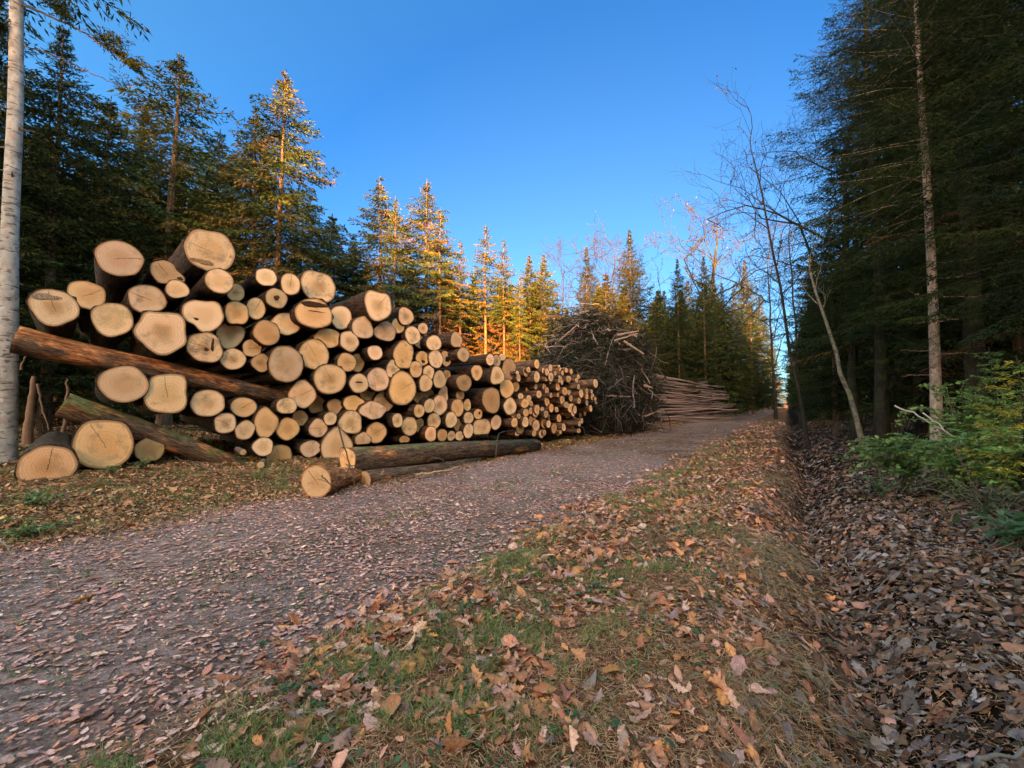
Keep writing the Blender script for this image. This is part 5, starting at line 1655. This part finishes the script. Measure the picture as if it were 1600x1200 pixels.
# ------------------------------------------------------------------ brush heap
def brush():
    rng = np.random.default_rng(17)
    c = Vector((gx(932, 24.5), 25.2, 0))
    zb = gz1(c.x, c.y)
    ax = np.array([.80, .60, 0]); ay = np.array([-.60, .80, 0])
    RX, RY, HZt = 5.0, 3.2, 6.7

    def surf(n, inner=0.0):
        th = rng.uniform(0, 2 * math.pi, n); v = rng.uniform(0.0, 1, n) ** .8
        el = v * math.pi / 2
        rr = np.cos(el) ** .75
        k = 1 - inner * rng.uniform(0, 1, n)
        bumpy = 1 + .15 * np.sin(3 * th + 4 * el) + .10 * np.sin(7 * th + 2) + rng.normal(0, .07, n)
        p = (ax[None] * (RX * rr * np.cos(th) * k * bumpy)[:, None] + ay[None] * (RY * rr * np.sin(th) * k * bumpy)[:, None])
        p[:, 2] = zb + HZt * np.sin(el) ** 1.1 * k * (.92 + .07 * np.sin(5 * th) + .16 * vnoise(th * 2.2, el * 2.5, 12)) + rng.normal(0, .25, n) * (el > .6)
        p[:, :2] += np.array([c.x, c.y])
        nrm = unit(p - np.array([c.x, c.y, zb]))
        return p, nrm
    mb = MB()
    # tangled core, twigs, needle sprays
    nn = 3600
    p, nr = surf(nn, .28)
    for i in range(nn):
        tdir = unit(np.cross(nr[i], rng.normal(0, 1, 3)) + nr[i] * rng.normal(.05, .25) + np.array([.25, -.25, -.2]) * rng.uniform(0, 1))
        L = rng.uniform(.5, 2.1); k = 4
        pts = p[i] + tdir * np.linspace(-.5, .5, k)[:, None] * L + rng.normal(0, .05 * L, (k, 3))
        pts[:, 2] = np.maximum(pts[:, 2], zb + .02)
        if rng.random() < .16:
            tdir = unit(nr[i] * .9 + rng.normal(0, .45, 3) + np.array([0, 0, .25])); pts_shift = .35
        g = rng.choice([0, 0, 0, 1, 1, 2])
        cc = [(.042, .034, .030), (.095, .077, .068), (.20, .165, .145)][g]
        tube(mb, pts, np.linspace(1, .35, k) * rng.uniform(.008, .028), 4, np.array(cc) * rng.uniform(.7, 1.3))
    nn = 30000
    p, nr = surf(nn, .35)
    ang = np.arctan2(p[:, 1] - c.y, p[:, 0] - c.x)
    keep = (vnoise(ang * 3 + 9, p[:, 2] * .9, 4) + .22 * (p[:, 0] < c.x) + .12 * (p[:, 2] > 2.5)) > .47
    p, nr = p[keep], nr[keep]; m = len(p)
    d = unit(rng.normal(0, 1, (m, 3)) + nr * .3 + np.array([0, 0, -.4]))
    kites(mb, p, d, rng.uniform(.15, .42, m), rng.uniform(.03, .07, m), np.array([(.030, .046, .028), (.026, .040, .030), (.036, .046, .026)])[rng.integers(0, 3, m)] * rng.uniform(.6, 1.2, (m, 1)))
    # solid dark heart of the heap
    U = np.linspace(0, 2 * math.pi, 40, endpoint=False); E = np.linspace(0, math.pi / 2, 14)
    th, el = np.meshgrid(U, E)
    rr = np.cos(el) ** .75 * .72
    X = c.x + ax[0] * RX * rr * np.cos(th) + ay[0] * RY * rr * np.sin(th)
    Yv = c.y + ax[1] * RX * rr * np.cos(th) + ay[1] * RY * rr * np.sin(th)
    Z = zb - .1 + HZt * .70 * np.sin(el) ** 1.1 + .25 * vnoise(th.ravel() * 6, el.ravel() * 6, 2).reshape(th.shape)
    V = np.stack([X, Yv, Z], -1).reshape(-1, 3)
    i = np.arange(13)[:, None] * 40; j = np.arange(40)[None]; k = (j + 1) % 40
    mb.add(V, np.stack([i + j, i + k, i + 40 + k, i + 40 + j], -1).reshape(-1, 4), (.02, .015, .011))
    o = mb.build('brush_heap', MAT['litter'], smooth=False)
    tag(o, 'big tangled heap of dark twigs and spruce brush beside the small timber', 'brush heap', kind='stuff')
    # thicker branches one can follow with the eye, sawn ends pale
    p, nr = surf(150, .04)
    cnt = 0
    for i in range(150):
        if nr[i][1] > .45: continue
        tdir = unit(np.cross(nr[i], rng.normal(0, 1, 3)) + nr[i] * rng.uniform(-.1, .45))
        L = rng.uniform(.9, 2.6); r = rng.uniform(.022, .055)
        k = 6
        pts = p[i] + tdir * np.linspace(-.55, .45, k)[:, None] * L + rng.normal(0, .03 * L, (k, 3))
        if pts[:, 2].min() < zb + .05: continue
        mbb = MB()
        shade = rng.uniform(.6, 1.5)
        tube(mbb, pts, np.linspace(1, .6, k) * r, 7, np.array([.80, .66, .58]) * shade)
        b = mbb.build('cut_branch', MAT['stick_bark'])
        e = MB(); n_ = 8; a_ = np.arange(n_) / n_ * 6.283
        T0 = unit(pts[0] - pts[1]); xx = unit(np.cross(T0, [0, 0, 1.0])); yy = np.cross(T0, xx)
        e.add(np.concatenate([[pts[0] + T0 * .006], pts[0] + T0 * .004 + (np.cos(a_)[:, None] * xx + np.sin(a_)[:, None] * yy) * r * 1.02]), [[0, 1 + q, 1 + (q + 1) % n_] for q in range(n_)])
        link('cut_face', e.mesh('cut_face', MAT['cut_small']), b)
        tag(b, 'bare cut branch with pale sawn end sticking out of the brush heap', 'branch', 'cut branches in the brush heap')
        cnt += 1
        if cnt >= 85: break
    for (x0, y0, x1, y1, r, lab) in ((965, 524, 998, 517, .07, 'upper of two straight pale poles jutting from the heap'), (960, 533, 997, 521, .06, 'lower of two straight pale poles jutting from the heap'), (975, 533, 1006, 553, .08, 'thick pale bough slanting down on the right of the heap'),
                                     (868, 537, 905, 505, .05, 'long straight bough slanting up on the left of the heap'), (1007, 603, 1020, 606, .10, 'short pale stub on the right flank of the heap'), (945, 618, 985, 620, .05, 'straight pale stick lying level low on the heap'), (1008, 651, 1040, 638, .06, 'pale pole leaning from the heap towards the pole stack')):
        Yd = 22.0 if x0 < 1000 else 24.5
        twig([(x0, y0, Yd), ((x0 + x1) / 2, (y0 + y1) / 2, Yd - .2), (x1, y1, Yd - .3)], r, lab, col=(.24, .175, .14), name='cut_branch', cat='branch', group=None)


brush()


# ------------------------------------------------------------------ stack of thin poles
def poles():
    rng = np.random.default_rng(23)
    n = 0
    Pl = Vector((gx(1018, 37), 37, 0)); Pr = Vector((gx(1140, 42.5), 42.5, 0))
    d0 = (Pr - Pl); L0 = d0.length; d0.normalize()
    nrm = Vector((d0.y, -d0.x, 0))
    if nrm.y > 0: nrm = -nrm
    zb = gz1(Pl.x, Pl.y)
    Ht = 4.0
    for layer in range(2):
        for row in range(44):
            if layer == 1 and row % 2: continue
            z = zb + .07 + row * (Ht / 44) * (1 if layer == 0 else 1.02)
            top = 1 - .30 * max(0, (row - 30) / 14)
            L = L0 * rng.uniform(.80, 1.05) * top
            r = rng.uniform(.04, .075)
            A = Pl + d0 * rng.uniform(-.6, .5) + nrm * (rng.uniform(.0, .26) - layer * .5 + (.55 - .012 * row))
            k = 6
            f = np.linspace(0, 1, k)
            sl = rng.normal(0, .035) - .012 * max(0, row - 22) * .35
            pts = np.array([A + d0 * (L * q) for q in f]); pts[:, 2] = z + sl * L * (f - .4) + rng.normal(0, .03, k) - .10 * np.sin(f * 3.1) * rng.uniform(-.4, 1)
            pts[:, :2] += rng.normal(0, .025, (k, 2))
            mb = MB(); tube(mb, pts, np.linspace(1, .6, k) * r, 7, np.array([1.05, .74, .64]) * rng.uniform(.55, 1.5), cap=True)
            o = mb.build('pole', MAT['stick_bark'])
            tag(o, 'thin reddish brown pole lying in the long stack beside the track', 'pole', 'poles in the stack beside the track')


poles()


# ------------------------------------------------------------------ undergrowth at the right
def bush(name, label, cat, px, Y, wide, high, n, leafsize, pal, seed, stems=14, fern=False, group=None, up=.5):
    rng = np.random.default_rng(seed)
    X = gx(px, Y); zb = gz1(X, Y)
    r = empty(name, (X, Y, zb)); tag(r, label, cat, group)
    ms, ml = MB(), MB()
    for q in range(stems):
        a = rng.uniform(0, 6.283); h = high * rng.uniform(.5, 1.1); o = wide / 2 * rng.uniform(.3, 1.0)
        k = 8; u = np.linspace(0, 1, k)
        P = np.stack([np.cos(a) * o * u ** 1.3, np.sin(a) * o * u ** 1.3, h * np.sin(u * (1.57 + .9 * rng.random())) ** .8], 1) + rng.normal(0, .02, (k, 3))
        P[0] = rng.normal(0, wide * .08, 3) * np.array([1, 1, 0])
        tube(ms, P, np.linspace(.008, .003, k), 4, (.9, .7, .5))
        m = n // stems
        uu = rng.uniform(.15, 1, m)
        B = np.stack([np.interp(uu, u, P[:, c]) for c in range(3)], 1)
        d = unit(rng.normal(0, 1, (m, 3)) * np.array([1, 1, .45]) + np.array([0, 0, .15]))
        col = np.array(pal)[rng.integers(0, len(pal), m)] * rng.uniform(.7, 1.3, (m, 1))
        if fern:
            for i in range(m):
                Tn = d[i]; s_ = unit(np.cross(Tn, [0, 0, 1.0])); j = 9
                f = np.linspace(.1, 1, j); Lf = leafsize * rng.uniform(.7, 1.3)
                b = B[i] + Tn * (f * Lf)[:, None] - np.array([0, 0, 1]) * (f ** 2 * Lf * .3)[:, None]
                for sg in (1, -1):
                    kites(ml, b, unit(Tn * .4 + s_ * sg + rng.normal(0, .1, (j, 3))), Lf * .32 * (1.05 - f), np.full(j, Lf * .09), np.repeat(col[i:i + 1], j, 0))
        else:
            add = unit(np.cross(d, np.array([0, 0, 1.0])))
            ln = leafsize * rng.uniform(.6, 1.3, m)
            B = B + d * (ln * .3)[:, None]
            nz = unit(np.array([0, 0, 1.0]) + rng.normal(0, .5, (m, 3)))
            sd = unit(np.cross(d, nz)); w = ln * .32
            V = np.stack([B, B + d * (ln * .35)[:, None] + sd * w[:, None], B + d * (ln * .75)[:, None] + sd * (w * .75)[:, None], B + d * ln[:, None] - nz * (ln * .12)[:, None], B + d * (ln * .75)[:, None] - sd * (w * .75)[:, None], B + d * (ln * .35)[:, None] - sd * w[:, None]], 1).reshape(-1, 3)
            ml.add(V, (np.arange(m) * 6)[:, None] + np.arange(6)[None], np.repeat(col, 6, 0))
    ms.build('stems', MAT['stick_bark'], r); ml.build('leaves', MAT['leaf'], r, smooth=False)
    return r


GR = [(.125, .225, .055), (.165, .26, .065), (.095, .175, .05), (.20, .26, .07)]
DK = [(.045, .10, .045), (.065, .125, .055), (.075, .145, .065)]
G3 = 'green shrubs under the right spruces'
bush('bramble_bush', 'low green bramble spreading before the bare pinkish trunk', 'bramble', 1415, 7.4, 2.2, .85, 2000, .075, GR, 1, 26, group=G3)
bush('bramble_bush', 'small round green bramble at the foot of the leaning grey trunk', 'bramble', 1358, 10.5, 1.1, .65, 700, .075, GR, 2, 18, group=G3)
bush('bramble_bush', 'taller green bramble right beside the bare pinkish trunk', 'bramble', 1500, 7.6, 1.8, 1.6, 2200, .065, GR, 3, 26, group=G3)
bush('fern', 'feathery green fern right of the bramble', 'fern', 1490, 6.4, 1.8, 1.05, 260, .36, GR, 4, 18, fern=True, group=G3)
bush('fern', 'feathery fern under the yellowing sapling', 'fern', 1560, 5.8, 1.7, .95, 240, .32, GR + [(.14, .15, .04)], 5, 18, fern=True, group=G3)
bush('bramble_bush', 'green bramble thicket behind the ferns at the picture edge', 'bramble', 1555, 7.4, 1.8, 1.3, 1300, .07, GR, 6, 24, group=G3)
bush('bramble_bush', 'thin grassy tangle between fern and dark glossy plant', 'bramble', 1540, 5.2, 1.6, .5, 800, .05, [(.08, .10, .035), (.11, .10, .04), (.05, .075, .03)], 7, 30, group=G3)
bush('leafy_plant', 'dark glossy broad leaved plant low at the picture edge', 'leafy plant', 1575, 4.55, 1.0, .34, 120, .12, DK, 8, 14, group=G3)
bush('leafy_plant', 'small bluish leafy plant by the first bramble', 'leafy plant', 1375, 7.0, .7, .35, 160, .06, DK, 9, 10, group=G3)
bush('leafy_plant', 'green herb growing at the foot of the huge sawn log', 'leafy plant', 62, 6.0, 1.0, .16, 260, .045, GR, 10, 14)
bush('leafy_plant', 'dark green herb patch on the left bank', 'leafy plant', 60, 5.2, .9, .14, 260, .045, GR, 11, 14)
bush('leafy_plant', 'small green herb under the small tan ground log', 'leafy plant', 228, 8.3, .5, .18, 90, .05, GR, 12, 8)
bush('leafy_plant', 'tiny green herb below the giant split faced log', 'leafy plant', 182, 7.9, .35, .14, 60, .05, GR, 13, 8)


def sapling(px, Y, h, label, pal, seed):
    rng = np.random.default_rng(seed)
    X = gx(px, Y); zb = gz1(X, Y)
    r = empty('larch_sapling', (X, Y, zb)); tag(r, label, 'sapling')
    mw, mf = MB(), MB()
    zz = np.linspace(-.1, h, 12)
    tube(mw, np.stack([.04 * np.sin(zz * 2), .03 * np.cos(zz * 2), zz], 1), np.linspace(.03, .006, 12), 7, (1, 1, 1))
    for q in range(46):
        z = .35 + (h - .4) * q / 46
        spruce_branch(mw, mf, np.array([0, 0, z]), q * 2.4, rng.uniform(.45, .8) * (1.12 - z / h), .25, .25, rng, np.array(pal), .045, 5, .012, .07, .08, brad=.006, hang=.2)
    mw.build('trunk', MAT['grey_bark'], r); mf.build('crown', MAT['needles'], r, smooth=False)


sapling(1592, 5.6, 2.0, 'yellowing feathery conifer sapling cut by the picture edge', [(.32, .27, .045), (.40, .31, .045), (.22, .24, .05), (.13, .18, .045)], 3)
sapling(1552, 7.2, 2.3, 'green feathery conifer sapling behind the yellowing one', [(.10, .17, .05), (.13, .19, .05)], 4)
